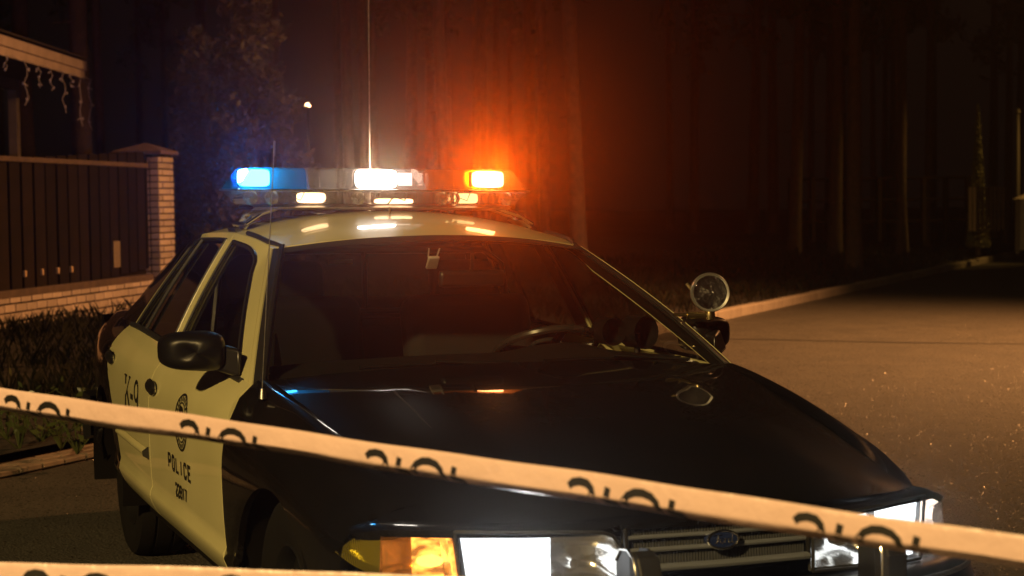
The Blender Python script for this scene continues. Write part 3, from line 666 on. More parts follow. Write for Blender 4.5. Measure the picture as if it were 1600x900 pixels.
# grille: recessed back, vertical slats, bright bars, frame
gq = Q(.262)
gb = MB(); gb.grid(lambda u, v: nose(lerp(-gq, gq, u), lerp(.575, .722, v), -.045), lin(0,1,20), [0,1]); gr = body(gb, 'grille', M['dark'])
mb = MB()
for i in range(64):
    q = lerp(-gq+.006, gq-.006, i/63); a, b = nose(q, .596, -.014), nose(q, .714, -.022); d = nose(q+.002, .6)-nose(q-.002, .6); d = d.normalized()*.0022; bk = Vector((-.03,0,0))
    mb.add([a-d, a+d, b+d, b-d, a-d+bk, a+d+bk, b+d+bk, b-d+bk], [(0,1,2,3),(0,3,7,4),(1,5,6,2),(4,7,6,5)])
tag(body(mb, 'grille_slats', M['slat'], gr, smooth=False), kind='stuff')
for z, r_, m_ in ((.716,.0045,'silver'),(.684,.0055,'silver'),(.651,.0065,'silver'),(.606,.010,'silver')):
    mb = MB(); mb.tube([nose(q, z, -.008+(.008 if z < .62 else 0)-.0*(z)) for q in lin(-gq, gq, 24)], r_, 8); body(mb, 'grille_bar', M[m_], gr)
for s in (-1, 1):
    mb = MB(); mb.tube([nose(s*gq, .60, 0), nose(s*gq, .66, -.004), nose(s*gq, .716, -.012)], .007, 8); body(mb, 'grille_frame', M['plastic'], gr)
# oval badge
bo = MB(); bc = Vector((.918, 0, .668)); ex = Vector((.0,1,0)); ez = Vector((-.12,0,1)).normalized(); nn = Vector((1,0,.12)).normalized()
P2 = lambda a, b, d=0: bc+ex*a+ez*b+nn*d
bo.add([P2(0,0,.006)]+[P2(.042*math.cos(2*math.pi*k/40), .0205*math.sin(2*math.pi*k/40), .004) for k in range(40)]+[P2(.044*math.cos(2*math.pi*k/40), .022*math.sin(2*math.pi*k/40), -.02) for k in range(40)],
    [(0, 1+k, 1+(k+1)%40) for k in range(40)]+[(1+k, 41+k, 41+(k+1)%40, 1+(k+1)%40) for k in range(40)])
bd = body(bo, 'badge', M['badgeblue'])
bo = MB(); bo.tube([P2(.044*math.cos(2*math.pi*k/40), .0222*math.sin(2*math.pi*k/40), .004) for k in range(41)], .0032, 6, False); body(bo, 'badge_ring', M['chrome'], bd)
bo = MB()
SC = [[(-.027,.010),(-.024,.0125),(-.012,.0115),(-.004,.0125)], [(-.014,.0115),(-.017,-.002),(-.021,-.0085),(-.026,-.008)], [(-.020,.002),(-.010,.0025)],
      arc(-.0045,-.003,.0055,.0055,0,360,12), [(.004,.003),(.0035,-.009)], [(.004,-.001),(.009,.003),(.012,.0025)], arc(.0185,-.003,.0055,.0055,0,360,12), [(.0265,.012),(.0235,-.004),(.0245,-.008),(.028,-.007)]]
for l in SC: bo.tube([P2(a, b, .0055) for a, b in l], .0011, 5)
body(bo, 'badge_script', M['chrome'], bd)
# push bumper: two uprights with rubber faces and a cross bar low down
pb = MB(); pb.tube([(1.10, -.34, .47), (1.10, .34, .47)], .025, 10); pbo = body(pb, 'push_bumper', M['plastic'])
for s in (-1, 1):
    yc = s*.338; m1 = MB()
    pr = [(1.06,.30),(1.17,.30),(1.17,.655),(1.155,.69),(1.125,.705),(1.085,.70),(1.06,.67)]
    m1.prism([(x, yc-.028, z) for x, z in pr], (0,1,0), .006); m1.prism([(x, yc+.022, z) for x, z in pr], (0,1,0), .006); body(m1, 'upright_plate', M['plastic'], pbo, smooth=False)
    m1 = MB(); m1.tube([(x+.002, yc-.029, z) for x, z in pr[1:]], .0042, 6); body(m1, 'upright_edge', M['chrome'], pbo)
    m1 = MB(); m1.prism([(1.16, yc-.03, .30), (1.195, yc-.03, .30), (1.195, yc-.03, .655), (1.175, yc-.03, .695), (1.14, yc-.03, .706), (1.13, yc-.03, .69)], (0,1,0), .060); body(m1, 'upright_pad', M['rubber'], pbo, smooth=False, bevel=.006)
    m1 = MB(); m1.box((1.0, yc, .46), (.16, .04, .05)); body(m1, 'bracket', M['plastic'], pbo)
# wheels
def wheel(x, y, s):
    p = Vector((x, y, .342))-CARLOC
    t = MB(); t.lathe([(.205,-.09),(.25,-.108),(.31,-.112),(.332,-.10),(.342,-.06),(.342,-.045),(.334,-.042),(.334,-.034),(.342,-.031),(.343,0),(.342,.031),(.334,.034),(.334,.042),(.342,.045),(.342,.06),(.332,.10),(.31,.112),(.25,.108),(.205,.09)], (0,0,0), (0,s,0), 48)
    w = empty('wheel', p); w.parent = car
    t.build('tyre', M['tyre'], w)
    r_ = MB(); r_.lathe([(.212,.088),(.205,.098),(.195,.085),(.185,.05),(.15,.055),(.12,.075),(.07,.08),(.06,.10),(.03,.105),(0,.105)], (0,0,0), (0,s,0), 36)
    for k in range(8):
        a = 2*math.pi*k/8; r_.tube([(.145*math.cos(a), s*.055, .145*math.sin(a)), (.145*math.cos(a), s*.064, .145*math.sin(a))], .018, 8)
    r_.build('rim', M['steel'], w)
    c_ = MB(); c_.lathe([(.062,.10),(.06,.115),(.045,.122),(0,.124)], (0,0,0), (0,s,0), 24); c_.build('hub_cap', M['chrome'], w)
wheel(0, -.790, -1); wheel(0, .790, 1); wheel(-2.913, -.775, -1); wheel(-2.913, .775, 1)
for xw in (FX, RX):
    for s in (-1, 1):
        mb = MB(); mb.grid(lambda u, v: Vector((xw+.385*math.cos(u), s*lerp(.935 if xw == 0 else .93, .52, v), .335+.385*math.sin(u))), lin(-.25, math.pi+.25, 22), lin(0,1,3)); mb.grid(lambda u, v: Vector((xw+.385*v*math.cos(u), s*.52, .335+.385*v*math.sin(u))), lin(-.25, math.pi+.25, 22), [0.01,1]); body(mb, 'wheel_liner', M['dark'])
mb = MB(); mb.box((-1.45,0,.30), (2.05,1.66,.14)); mb.box((-1.9,0,.34), (4.6,1.02,.14)); body(mb, 'underbody', M['dark'], smooth=False)
# ---- interior
mb = MB(); mb.box((-1.55,0,.40),(2.0,1.6,.04)); mb.box((-.45,0,.66),(.04,1.6,.55)); body(mb, 'cabin_floor', M['cloth'], smooth=False)
def dashp(u, v):
    pr = [(-.50,.955),(-.66,.985),(-.86,.992),(-1.00,.975),(-1.05,.92),(-1.02,.72)]; x, z = pr[int(v)]; return Vector((x, u*.76, z-.025*u*u+(.035*math.exp(-((u-.46)/.2)**2) if 1 <= v <= 3 else 0)))
mb = MB(); mb.grid(dashp, lin(-1,1,31), range(6)); body(mb, 'dashboard', M['dash'])
sw = MB(); sc = Vector((-1.10,.375,.985)); sa = Vector((-.42,0,.9)).normalized(); sx = Vector((0,1,0)); sy = sa.cross(sx)
sw.tube([sc+(sx*math.cos(a)+sy*math.sin(a))*.19 for a in lin(0,2*math.pi,41)], .014, 8, False)
for a in (0, math.pi, -1.57): sw.tube([sc+(sx*math.cos(a)+sy*math.sin(a))*.185, sc-sa*.02], .016, 6)
sw.lathe([(0,.02),(.06,.015),(.07,-.02),(.03,-.06)], sc, sa, 16); body(sw, 'steering_wheel', mat('wheel_vinyl',(.03,.027,.025),.22,spec=.8,noise=(60,(.04,.036,.033),2)))
for s in (-1, 1):
    st = MB(); st.box((-1.55, s*.36, .60), (.55,.56,.18)); st.box((-1.86, s*.36, .86), (.16,.54,.56), Matrix.Rotation(R(-14),3,'Y'))
    so = body(st, 'seat', M['cloth'], bevel=.06, seg=4)
    hr = MB(); hr.box((-1.95, s*.36, 1.19), (.10,.27,.17), Matrix.Rotation(R(-12),3,'Y')); body(hr, 'headrest', M['cloth'], so, bevel=.04, seg=4)
mb = MB(); mb.box((-2.55,0,.62),(.55,1.4,.2)); mb.box((-2.88,0,.86),(.18,1.4,.42), Matrix.Rotation(R(-16),3,'Y')); body(mb, 'rear_seat', M['cloth'], bevel=.05, seg=3)
mb = MB(); mb.box((-3.0,0,.965),(.45,1.4,.03)); body(mb, 'parcel_shelf', M['cloth'])
pt = MB(); pt.tube([(-2.10,-.66,.80),(-2.12,-.60,1.25),(-2.12,-.52,1.31),(-2.12,.52,1.31),(-2.12,.60,1.25),(-2.10,.66,.80)], .016, 8); pt.tube([(-2.11,-.62,1.06),(-2.11,.62,1.06)], .014, 8); pt.tube([(-2.115,0,1.06),(-2.12,0,1.31)], .012, 8); body(pt, 'partition', M['plastic'])
mb = MB(); mb.box((-1.03,.06,1.243),(.03,.25,.062), Matrix.Rotation(R(8),3,'Y')); rm = body(mb, 'rear_view_mirror', M['plastic'], bevel=.015); mb = MB(); mb.tube([(-1.03,.06,1.26),(-.99,.05,1.335)], .008, 6); body(mb, 'mirror_stem', M['plastic'], rm)
# small things seen through the windscreen: toll tag on the glass, ceiling strip, painted-in lit sliver, dark radar unit
mb = MB(); c = wsp(-.14, .80)+Vector((-.02,0,-.01)); mb.box(c, (.012,.042,.055), Matrix.Rotation(R(40),3,'Y')); body(mb, 'windshield_tag', M['paper'], bevel=.004)
mb = MB(); mb.tube([c+Vector((.02,-.02,.05)), c+Vector((0,-.016,.02))], .003, 5); mb.tube([c+Vector((.02,.02,.05)), c+Vector((0,.016,.02))], .003, 5); body(mb, 'tag_clip', M['paper'])
mb = MB(); mb.grid(lambda u, v: Vector((-1.0, lerp(-.672,-.666,u)+.030*v*(1-u*.75), lerp(.955,1.066,u))), lin(0,1,10), lin(0,1,4)); body(mb, 'lit_edge_strip', M['strip'])  # made-up yellow strip standing in for light on the pillar edge
mb = MB(); mb.box((-2.12,-.10,1.262),(.01,.10,.016)); body(mb, 'ceiling_strip', M['strip'])
mb = MB(); mb.lathe([(0,.05),(.05,.048),(.06,.03),(.06,-.05)], (-.93,.66,1.045), (-1,-.3,0), 18); mb.lathe([(0,.05),(.04,.048),(.05,.03),(.05,-.05)], (-.95,.55,1.05), (-1,-.1,0), 18); mb.tube([(-.93,.66,.97),(-.93,.66,1.04)],.012,6); body(mb, 'radar_unit', M['plastic'])
# ---- light bar
LX = -1.82
lb = MB(); lb.grid(lambda u, v: Vector((LX+.13*math.cos(v), lerp(-.56,.48,u), 1.488+.012*math.sin(v))), [0,1], lin(0,2*math.pi,14)); lbar = body(lb, 'light_bar', M['dullmetal'])
Y0, Y1, D1, D2 = -.622, .545, -.235, .125
def tier(mb, ya, yb, z0, z1, d0, d1, e0, e1, top=True):           # depth d0->d1 and end insets growing from z0 to z1
    c = [(LX+sx_*d, (ya+ea) if sy_ < 0 else (yb-eb), z) for (d, ea, eb, z) in ((d0,0,0,z0),(lerp(d0,d1,.55),e0*.55,e1*.55,lerp(z0,z1,.6)),(lerp(d0,d1,.9),e0*.9,e1*.9,lerp(z0,z1,.95)),(d1-.012,e0+.008,e1+.008,z1)) for sx_, sy_ in ((1,-1),(1,1),(-1,1),(-1,-1))]
    f = [(4*k+i, 4*k+(i+1)%4, 4*k+4+(i+1)%4, 4*k+4+i) for k in range(3) for i in range(4)]
    if top: f.append((12,13,14,15))
    mb.add(c, f)
for (ya, yb, e0, e1, m_, nm, lab) in ((Y0, D1-.12, .060, .0, 'blue', 'blue_dome', None), (D1-.117, D2, .0, .035, 'clearbar', 'clear_dome', None), (D2+.004, Y1, .004, .060, 'amber', 'amber_dome', None)):
    t = MB(); tier(t, ya, yb, 1.556, 1.638, .150, .118, e0, e1); body(t, nm, M[m_], lbar, smooth=False, bevel=.016, seg=4)
t = MB(); tier(t, Y0, Y1, 1.550, 1.496, .150, .128, .05, .05); body(t, 'lower_lens', M['clearbar'], lbar, smooth=False, bevel=.014, seg=4)
t = MB()
cr = [(LX+.153, Y0-.003), (LX+.153, Y1+.003), (LX-.153, Y1+.003), (LX-.153, Y0-.003)]
for a, b in zip(cr, cr[1:]+cr[:1]): t.tube([(*a, 1.553), (*b, 1.553)], .0045, 6)
body(t, 'rim_seam', M['dullmetal'], lbar)
t = MB(); t.box((LX,-.04,1.5535),(.27,1.12,.004)); body(t, 'lamp_deck', M['dullmetal'], lbar)
t = MB()
for y in (-.345, -.235, .118): t.box((LX, y, 1.595),(.22,.004,.075))
body(t, 'divider', M['clearbar'], lbar)
def barlamp(y, w, h, z, m_, x=LX+.07, nm='flasher', r=True):
    t = MB()
    def face(a, q):
        ca, sa = math.cos(a), math.sin(a); e = .42
        return Vector((x-.022*(1-q*q), y+q*w/2*math.copysign(abs(ca)**e, ca), z+q*h/2*math.copysign(abs(sa)**e, sa)))
    t.grid(face, lin(0, 2*math.pi, 33), lin(0.01, 1, 6)); o = body(t, nm, M[m_], lbar)
    t = MB(); t.box((x-.045, y, z), (.03, w*.9, h*.9)); body(t, 'lamp_case', M['plastic'], lbar, bevel=.004)
    return o
barlamp(-.545, .125, .066, 1.599, 'barblue'); barlamp(-.06, .17, .072, 1.598, 'barwhite'); barlamp(.405, .135, .066, 1.600, 'baramber')
barlamp(-.33, .115, .040, 1.524, 'barwarm', LX+.10, 'alley_lamp'); barlamp(.30, .10, .040, 1.524, 'baralley', LX+.10, 'alley_lamp'); barlamp(.0, .16, .020, 1.512, 'barwarm', LX+.10, 'takedown_lamp')
t = MB(); t.box((LX+.02,.075,1.598),(.01,.055,.05)); body(t, 'mirror_plate', emission('mirror_plate_glow', (1,.78,.6), 2.2), lbar)  # plate glows by emission in place of a mirror reflection
t = MB()
for y in (-.57, -.49, .19, .24, .46, -.15): t.lathe([(.0,-.01),(.018,0),(.026,.02),(.028,.024)], (LX+.095, y, 1.524), (1,0,0), 14)
body(t, 'spare_reflector', M['reflector'], lbar)
t = MB()
for k in range(7):
    y = rnd.uniform(-.45,.4); t.tube([(LX+.12, y, 1.50), (LX+.11, y+.03, 1.53), (LX+.12, y+.07, 1.515), (LX+.10, y+.09, 1.545)], .0016, 5)
body(t, 'wiring', M['plastic'], lbar)
for s, y in ((-1, -.50), (1, .50)):
    t = MB()
    t.tube([(LX+.06, y*.86, 1.492), (LX+.07, y+s*.055, 1.452), (LX+.075, y+s*.085, 1.408)], .009, 8); t.tube([(LX-.06, y*.86, 1.492), (LX-.05, y+s*.055, 1.452), (LX-.055, y+s*.085, 1.408)], .009, 8)
    t.box((LX+.0, y+s*.07, 1.428), (.17, .05, .012), Matrix.Rotation(R(-32*s),3,'X')); t.box((LX, y+s*.105, 1.395), (.12,.02,.03), Matrix.Rotation(R(-20*s),3,'X')); t.tube([(LX+.09,y+s*.02,1.465),(LX+.10,y+s*.085,1.425)], .006, 6)
    body(t, 'mounting_foot', M['chrome'], lbar)
# antennas
t = MB(); t.tube([(-.343,-.875,.925),(-.343,-.875,.955)], [.013,.007], 10); t.tube([(-.345,-.875,.95),(-.38,-.835,1.40),(-.40,-.811,1.665)], .0018, 6); t.tube([(-.40,-.811,1.655),(-.405,-.807,1.70)], .004, 6); body(t, 'fender_antenna', M['dullmetal'])
t = MB(); t.tube([(-2.3,.088,1.45),(-2.3,.088,1.50)], [.02,.012], 10); t.tube([(-2.3,.088,1.49),(-2.30,.0905,1.9),(-2.3,.097,2.6)], .0035, 6); body(t, 'roof_antenna', M['dullmetal'])
t = MB(); t.tube([(-1.60,-.055,1.45),(-1.60,-.055,1.49)], .004, 6); body(t, 'roof_stub', M['brass'])
# spotlight on the driver's pillar
sp = Vector((-.72,.845,1.197)); ax = (Vector((4.956,-2.106,1.6))-sp).normalized(); ax = (ax+Vector((.0,.18,-.02))).normalized()
t = MB(); t.lathe([(0.0000,-0.0731),(0.0258,-0.0705),(0.0473,-0.0559),(0.0602,-0.0258),(0.0654,0.0000),(0.0671,0.0103)], sp, ax, 36); so = body(t, 'spotlight', M['chrome'])
t = MB(); t.lathe([(0.0602,0.0138),(0.0675,0.0189),(0.0705,0.0103),(0.0697,-0.0017),(0.0662,-0.0034)], sp, ax, 40); body(t, 'bezel', mat('bright_chrome',(.9,.9,.88),.3,metal=.9), so)
t = MB(); t.lathe([(0.0052,-0.0473),(0.0258,-0.0413),(0.0430,-0.0258),(0.0550,-0.0052),(0.0619,0.0103)], sp, ax, 36); body(t, 'reflector', mat('spot_reflector',(.55,.55,.56),.06,metal=1,bump=(26,.9,.012)), so)
t = MB(); t.lathe([(0.0000,0.0241),(0.0258,0.0232),(0.0473,0.0189),(0.0619,0.0120)], sp, ax, 36); body(t, 'lens', glass('spot_lens',(.9,.9,.9),1.5,.01), so)
t = MB(); t.lathe([(0.0000,-0.0017),(0.0086,-0.0034),(0.0120,-0.0138),(0.0086,-0.0430)], sp, ax, 14); body(t, 'bulb', M['chrome'], so)
t = MB(); t.tube([(-.745,.715,1.118),(-.735,.765,1.117)], .006, 8); t.tube([(-.735,.762,1.117),(-.72,.842,1.113)], .013, 10); t.lathe([(0,.02),(.018,.014),(.02,0),(.018,-.014),(0,-.02)], (-.72,.845,1.115), (0,0,1), 12); t.tube([sp+Vector((0,0,-.064)), (-.72,.846,1.115)], .014, 10); body(t, 'arm', M['brass'], so)
t = MB(); t.tube([sp-r2*.066+Vector((0,0,.01)), sp-r2*.082+Vector((0,0,.03))], .006, 6); body(t, 'clamp_screw', M['brass'], so)
# light thrown by the roof lamps and the headlights
def W3(p): return B(Vector(p))+CARLOC
for nm, y, tg, pw, cl_ in (('amber', .405, (-30, 11.0, 6.0), 1700, (1,.20,.015)), ('white', -.06, (-30, 9, 6), 1300, (1,.62,.38)), ('blue', -.545, (-30, 5.5, 7), 500, (.03,.30,1))):
    lamp(nm+'_flasher_light', 'SPOT', W3((LX-.05, y, 1.60)), W3(tg), pw, cl_, .04, 46, 1)      # beam to the rear
for nm, y, pw, cl_, cone in (('amber', .405, 1100, (1,.17,.010), 11), ('white', -.06, 120, (1,.62,.36), 13), ('blue', -.545, 60, (.02,.36,1), 14)):
    lamp(nm+'_beam_light', 'SPOT', W3((LX+.09, y, 1.60)), CAM+Vector((0,0,.35)), pw, cl_, .04, cone, 1)   # aimed at the camera, added for the halo in the haze
for s in (-1, 1): lamp('headlight_glare_light', 'SPOT', W3((.90, s*.60, .64)), CAM+Vector((0,0,.2)), 9, (.9,.95,1), .05, 30, 1)  # added spots towards the camera for the headlamp glow
for s in (-1, 1): lamp('headlight_light', 'SPOT', W3((.95, s*.6, .64)), W3((14, s*.9, -.6)), 30, (1,.93,.85), .05, 70, .7)

# ================================================================== BARRIER TAPES
def ray(u, v, d): return CAM+d*(fw+(u-800)/FPX*r2-(v-450)/FPX*u2)
def tape(P0, P1, starts, wid, label, t0, t1, ph):
    d = P1-P0; Ln = d.length
    dn = -(u2-d.normalized()*u2.dot(d.normalized())).normalized(); nr = d.normalized().cross(dn); nr = nr if nr.dot(CAM-P0) > 0 else -nr
    prof = [(0,-.0005),(.08,.0012),(.2,.0020),(.45,.0022),(.60,.0020),(.70,.0015),(.77,-.004),(.85,-.012),(.93,-.021),(.98,-.027),(1.0,-.031)]
    qx = [.0,.10,.22,.42,.56,.66,.73,.81,.89,.95,1.0]
    fo = curve(qx, [p[0] for p in prof]); fd = curve(qx, [p[1] for p in prof])
    def S(t, q, off=0):
        s_ = t*Ln; wv = .0022*math.sin(s_*7+ph)+.0012*math.sin(s_*19+2*ph); k = 1+.10*math.sin(s_*9.1+ph)+.07*math.sin(s_*23+ph*3)
        dep = fd(q)*(k if q > .6 else 1)
        return P0+d*t+dn*(fo(q)*wid*(1+.03*math.sin(s_*5+ph))+wv*.6)+nr*(dep+off)-Vector((0,0,.010))*math.sin(math.pi*max(0,min(1,t)))*0
    mb = MB(); mb.grid(S, lin(t0, t1, int(240*max(1, (t1-t0)*Ln/3.7))), lin(0,1,18)); o = mb.build('barrier_tape', M['tape']); tag(o, label, 'barrier tape', 'barrier tapes strung in front of the car')
    for st in starts:
        f = lambda a, b: S(st+a/Ln, b, .0008)
        w_, y = .0115, 1
        G = [[(.004,.47),(.012,.36),(.026,.31),(.040,.34),(.049,.46),(.051,.60),(.046,.74)],
             [(.082,.36),(.078,.72)], [(.112,.86),(.113,.66),(.121,.48),(.134,.38),(.150,.36),(.166,.42),(.176,.55),(.179,.72),(.176,.86)],
             [(.207,.40),(.204,.72)], [(.010,.93),(.03,.88),(.045,.95)], [(.066,.80),(.095,.84)], [(.19,.80),(.222,.85)], [(.12,.95),(.145,.90),(.17,.96)]]
        for gl in G:
            lt = MB()
            pts = [Vector((a, b*wid, 0)) for a, b in gl]
            fine = []
            for a, b in zip(pts, pts[1:]):
                for k in range(4): fine.append(a.lerp(b, k/4))
            fine.append(pts[-1]); strokes(lt, lambda x_, y_: f(x_, y_/wid), [[(p.x, p.y) for p in fine]], w_)
            lt.build('printed_letter', M['ink'], o, smooth=False)
    return o
P0, P1 = ray(0, 605, 3.9), ray(1600, 838, 2.6)
def tape_t(P0, P1, u):                                # parameter where the tape crosses image column u
    a = (P0-CAM); b = (P1-P0); k = (u-800)/FPX
    return (k*a.dot(fw)-a.dot(r2))/(b.dot(r2)-k*b.dot(fw))
L1 = (P1-P0).length; base = tape_t(P0, P1, 12)
st = [tape_t(P0, P1, u) for u in (8, 282, 572, 888, 1240, 1640)]
pit = st[2]-st[1]
tape(P0, P1, [st[0]-k*pit for k in range(12, 0, -1)]+st+[st[-1]+k*pit for k in range(1, 6)], .0545, 'pale barrier tape with black marks slanting across the whole front of the car', -2.6, 2.4, .4)
P0b, P1b = ray(0, 878, 3.25), ray(640, 897, 3.05)
tape(P0b, P1b, [tape_t(P0b, P1b, u) for u in (36, 340, 640, 950)]+[tape_t(P0b, P1b, 36)-k*(tape_t(P0b, P1b, 340)-tape_t(P0b, P1b, 36)) for k in range(1, 9)], .0545, 'lower barrier tape crossing the bottom left corner beneath the slanting one', -5.2, 5.5, 2.2)

# ================================================================== FENCE, PILLAR, BASE WALL
FN, FE0 = 9.75, 9.2                                    # fence line: n slowly grows with e
Fa, Fb = Vector((-13.402,-.353,.316)), Vector((-16.649,1.539,.429))
fdir = (Fb-Fa); fl = fdir.length; fdir = Vector((fdir.x, fdir.y, 0)).normalized(); fnrm = Vector((-fdir.y, fdir.x, 0))
if fnrm.dot(CAM-Fa) < 0: fnrm = -fnrm
fang = math.atan2(fdir.y, fdir.x)
def fp(s, d, z): return Vector((Fa.x, Fa.y, 0))+fdir*s+fnrm*d+Vector((0,0,z))
GZ = lambda s: lerp(.24, .40, max(-.3, min(1.2, s/fl)))
S0 = -3.2; S1 = fl+.0
fence = empty('board_fence', fp(0,0,0), 'dark brown vertical board fence on a low brick wall', 'fence')
def loc(o, root, p, rz=fang): o.parent = root; o.location = p-root.location; o.rotation_euler = (0,0,rz)
fence_me = None; nb = 0; s_ = S0
while s_ < S1-.02:
    if fence_me is None:
        b = MB(); b.box((0,0,0),(.245,.028,1.40)); o = b.build('fence_board', M['fencewood'], fence, smooth=False, bevel=.006); fence_me = o
    else: o = fence_me.copy(); COL.objects.link(o)
    loc(o, fence, fp(s_+.14, rnd.uniform(-.006,.006), GZ(s_)+.38+.70), fang+rnd.uniform(-.01,.01)); s_ += .288
b = MB(); b.box(((S1+S0)/2,0,0),(S1-S0,.07,.055)); o = b.build('top_rail', M['rail'], fence, smooth=False, bevel=.01); loc(o, fence, fp(0,.0,1.985+.02))
b = MB(); b.box(((S1+S0)/2,.035,0),(S1-S0,.03,.09)); b.box(((S1+S0)/2,.035,-1.0),(S1-S0,.03,.09)); b.box(((S1+S0)/2,.16,-.65),(S1-S0,.012,1.6)); o = b.build('back_rail', M['fencewood'], fence, smooth=False); loc(o, fence, fp(0,.0,1.72))
b = MB(); b.box(((S1+S0)/2,0,0),(S1-S0,.10,.075)); o = b.build('bottom_rail', M['rail'], fence, smooth=False, bevel=.01); loc(o, fence, fp(0,.02,.36+.315))
plate = MB(); plate.box((0,0,0),(.30,.008,.20)); o = plate.build('notice_plate', M['plate'], smooth=False, bevel=.003)
ps = (lambda u: u)(fl*.72); o.location = fp(ps,.03,.98); o.rotation_euler = (0,R(90),fang); tag(o, 'small pale notice plate fixed low on the brown board fence', 'notice plate')
for k, u in enumerate((.06,.17,.275,.37)):
    b = MB(); b.box((0,0,0),(.035,.03,.065)); o = b.build('gap_light_patch', M['clip'], fence, smooth=False, bevel=.006); loc(o, fence, fp(u*fl+.02,.03,.86))  # pale blocks painted in for light showing through the board gaps
# low brick wall under the fence: every brick a part
wall = empty('brick_wall', fp(0,0,0), 'low pale brick wall running under the board fence', 'wall')
b = MB(); b.box(((S1+S0)/2,.055,.1),(S1-S0,.10,.86)); o = b.build('wall_core', M['mortar'], wall, smooth=False); loc(o, wall, fp(0,0,.26-.12))
bk = MB(); bk.box((0,0,0),(.236,.115,.072)); bme = None
for c in range(5):
    s_ = S0+(.126 if c % 2 else 0)
    while s_ < S1-.13:
        z = GZ(s_)+.36-.05-c*.088
        z = .62-c*.088
        if bme is None: o = bk.build('brick', M['brick'], wall, smooth=False, bevel=.006, seg=1); bme = o
        else: o = bme.copy(); COL.objects.link(o)
        loc(o, wall, fp(s_+.126, .004+rnd.uniform(-.004,.004), z+rnd.uniform(-.002,.002)), fang+rnd.uniform(-.008,.008)); s_ += .252
pil = empty('brick_pillar', fp(S1+.27,0,.3), 'square pale brick pillar with pyramid cap at the end of the fence', 'pillar')
PW = .51; b = MB(); b.box((0,0,0),(PW-.04,PW-.04,1.84)); o = b.build('pillar_core', M['mortar'], pil, smooth=False); loc(o, pil, fp(S1+.27,-.10,1.16))
LB1, LB2 = .372, .112
def brickmesh(l):
    m_ = MB(); m_.box((0,0,0),(l,.112,.061)); o = m_.build('brick', M['brick'], pil, smooth=False, bevel=.005, seg=1); me = o.data; bpy.data.objects.remove(o); return me
bmes = {LB1: brickmesh(LB1), LB2: brickmesh(LB2)}
for c in range(24):
    z = .32+c*.0765; fl_ = 1 if c % 2 else -1
    for sd in range(4):
        a_ = fang+sd*math.pi/2; ux = Vector((math.cos(a_), math.sin(a_), 0)); uy = Vector((-ux.y, ux.x, 0))
        if uy.dot(fnrm) < -.5 and False: continue
        for l, off in ((LB1, -fl_*(PW/2-LB1/2)), (LB2, fl_*(PW/2-LB2/2-.0))):
            if l == LB2 and sd % 2: continue          # the header's end already shows on this face
            if l == LB1 and sd % 2: off, l = 0, .25
            if l not in bmes: bmes[l] = brickmesh(l)
            o = bpy.data.objects.new('brick', bmes[l]); COL.objects.link(o); bv = o.modifiers.new('bevel','BEVEL'); bv.width = .005; bv.segments = 1
            loc(o, pil, fp(S1+.27,-.10,z)+ux*off+uy*(PW/2-.056+rnd.uniform(-.003,.003))+Vector((0,0,rnd.uniform(-.002,.002))), a_+rnd.uniform(-.01,.01))
b = MB(); h = .31; b.add([(-h,-h,0),(h,-h,0),(h,h,0),(-h,h,0),(-h,-h,.045),(h,-h,.045),(h,h,.045),(-h,h,.045),(0,0,.15)], [(3,2,1,0),(0,1,5,4),(1,2,6,5),(2,3,7,6),(3,0,4,7),(4,5,8),(5,6,8),(6,7,8),(7,4,8)])
o = b.build('pillar_cap', M['cap'], pil, smooth=False, bevel=.008); loc(o, pil, fp(S1+.27,-.10,2.14))
# second, lower fence length running back from the pillar
f2 = empty('back_fence', fp(S1-.2,-3,0), 'dim plank fence standing further back behind the brick pillar', 'fence')
b = MB(); b.box((0,0,0),(.20,.025,1.7)); me0 = None
for k in range(16):
    if me0 is None: o = b.build('fence_board', M['fencewood'], f2, smooth=False); me0 = o
    else: o = me0.copy(); COL.objects.link(o)
    loc(o, f2, fp(S1-3.6+k*.22,-3,1.45), fang)
b = MB(); b.box((0,0,0),(3.6,.05,.05)); o = b.build('top_rail', M['rail'], f2, smooth=False); loc(o, f2, fp(S1-1.95,-3,2.33))

# ================================================================== HOUSE EAVE with icicle lights
E1 = Vector((-19.586,1.278,3.459)); E0 = Vector((-15.855,-.175,3.461)); ed = (E1-E0); ed.z = 0; ed.normalize(); en = Vector((-ed.y, ed.x, 0)); en = en if en.dot(CAM-E1) > 0 else -en
eang = math.atan2(ed.y, ed.x); LEN = 9.0
house = empty('house', (E1.x, E1.y, 0), 'house corner with pale eave boards behind the fence at left', 'house')
def hp(s, d, z): return Vector((E1.x, E1.y, z))-ed*s+en*d
def hb(name, m, s0, s1, d0, d1, z0, z1, bev=.006):
    b = MB(); b.box((0,0,0),(s1-s0, abs(d1-d0), z1-z0)); o = b.build(name, m, house, smooth=False, bevel=bev); loc(o, house, hp((s0+s1)/2,(d0+d1)/2,(z0+z1)/2), eang); return o
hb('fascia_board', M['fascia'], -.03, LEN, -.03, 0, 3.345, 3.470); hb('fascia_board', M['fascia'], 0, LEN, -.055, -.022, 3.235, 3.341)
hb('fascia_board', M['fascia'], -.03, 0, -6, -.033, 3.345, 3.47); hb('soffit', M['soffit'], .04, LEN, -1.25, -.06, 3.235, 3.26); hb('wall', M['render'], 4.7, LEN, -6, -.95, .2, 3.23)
hb('soffit_beam', M['soffit'], .02, LEN, -.98, -.90, 3.09, 3.232); hb('porch_post', M['soffit'], .10, .24, -1.0, -.88, .3, 3.09)
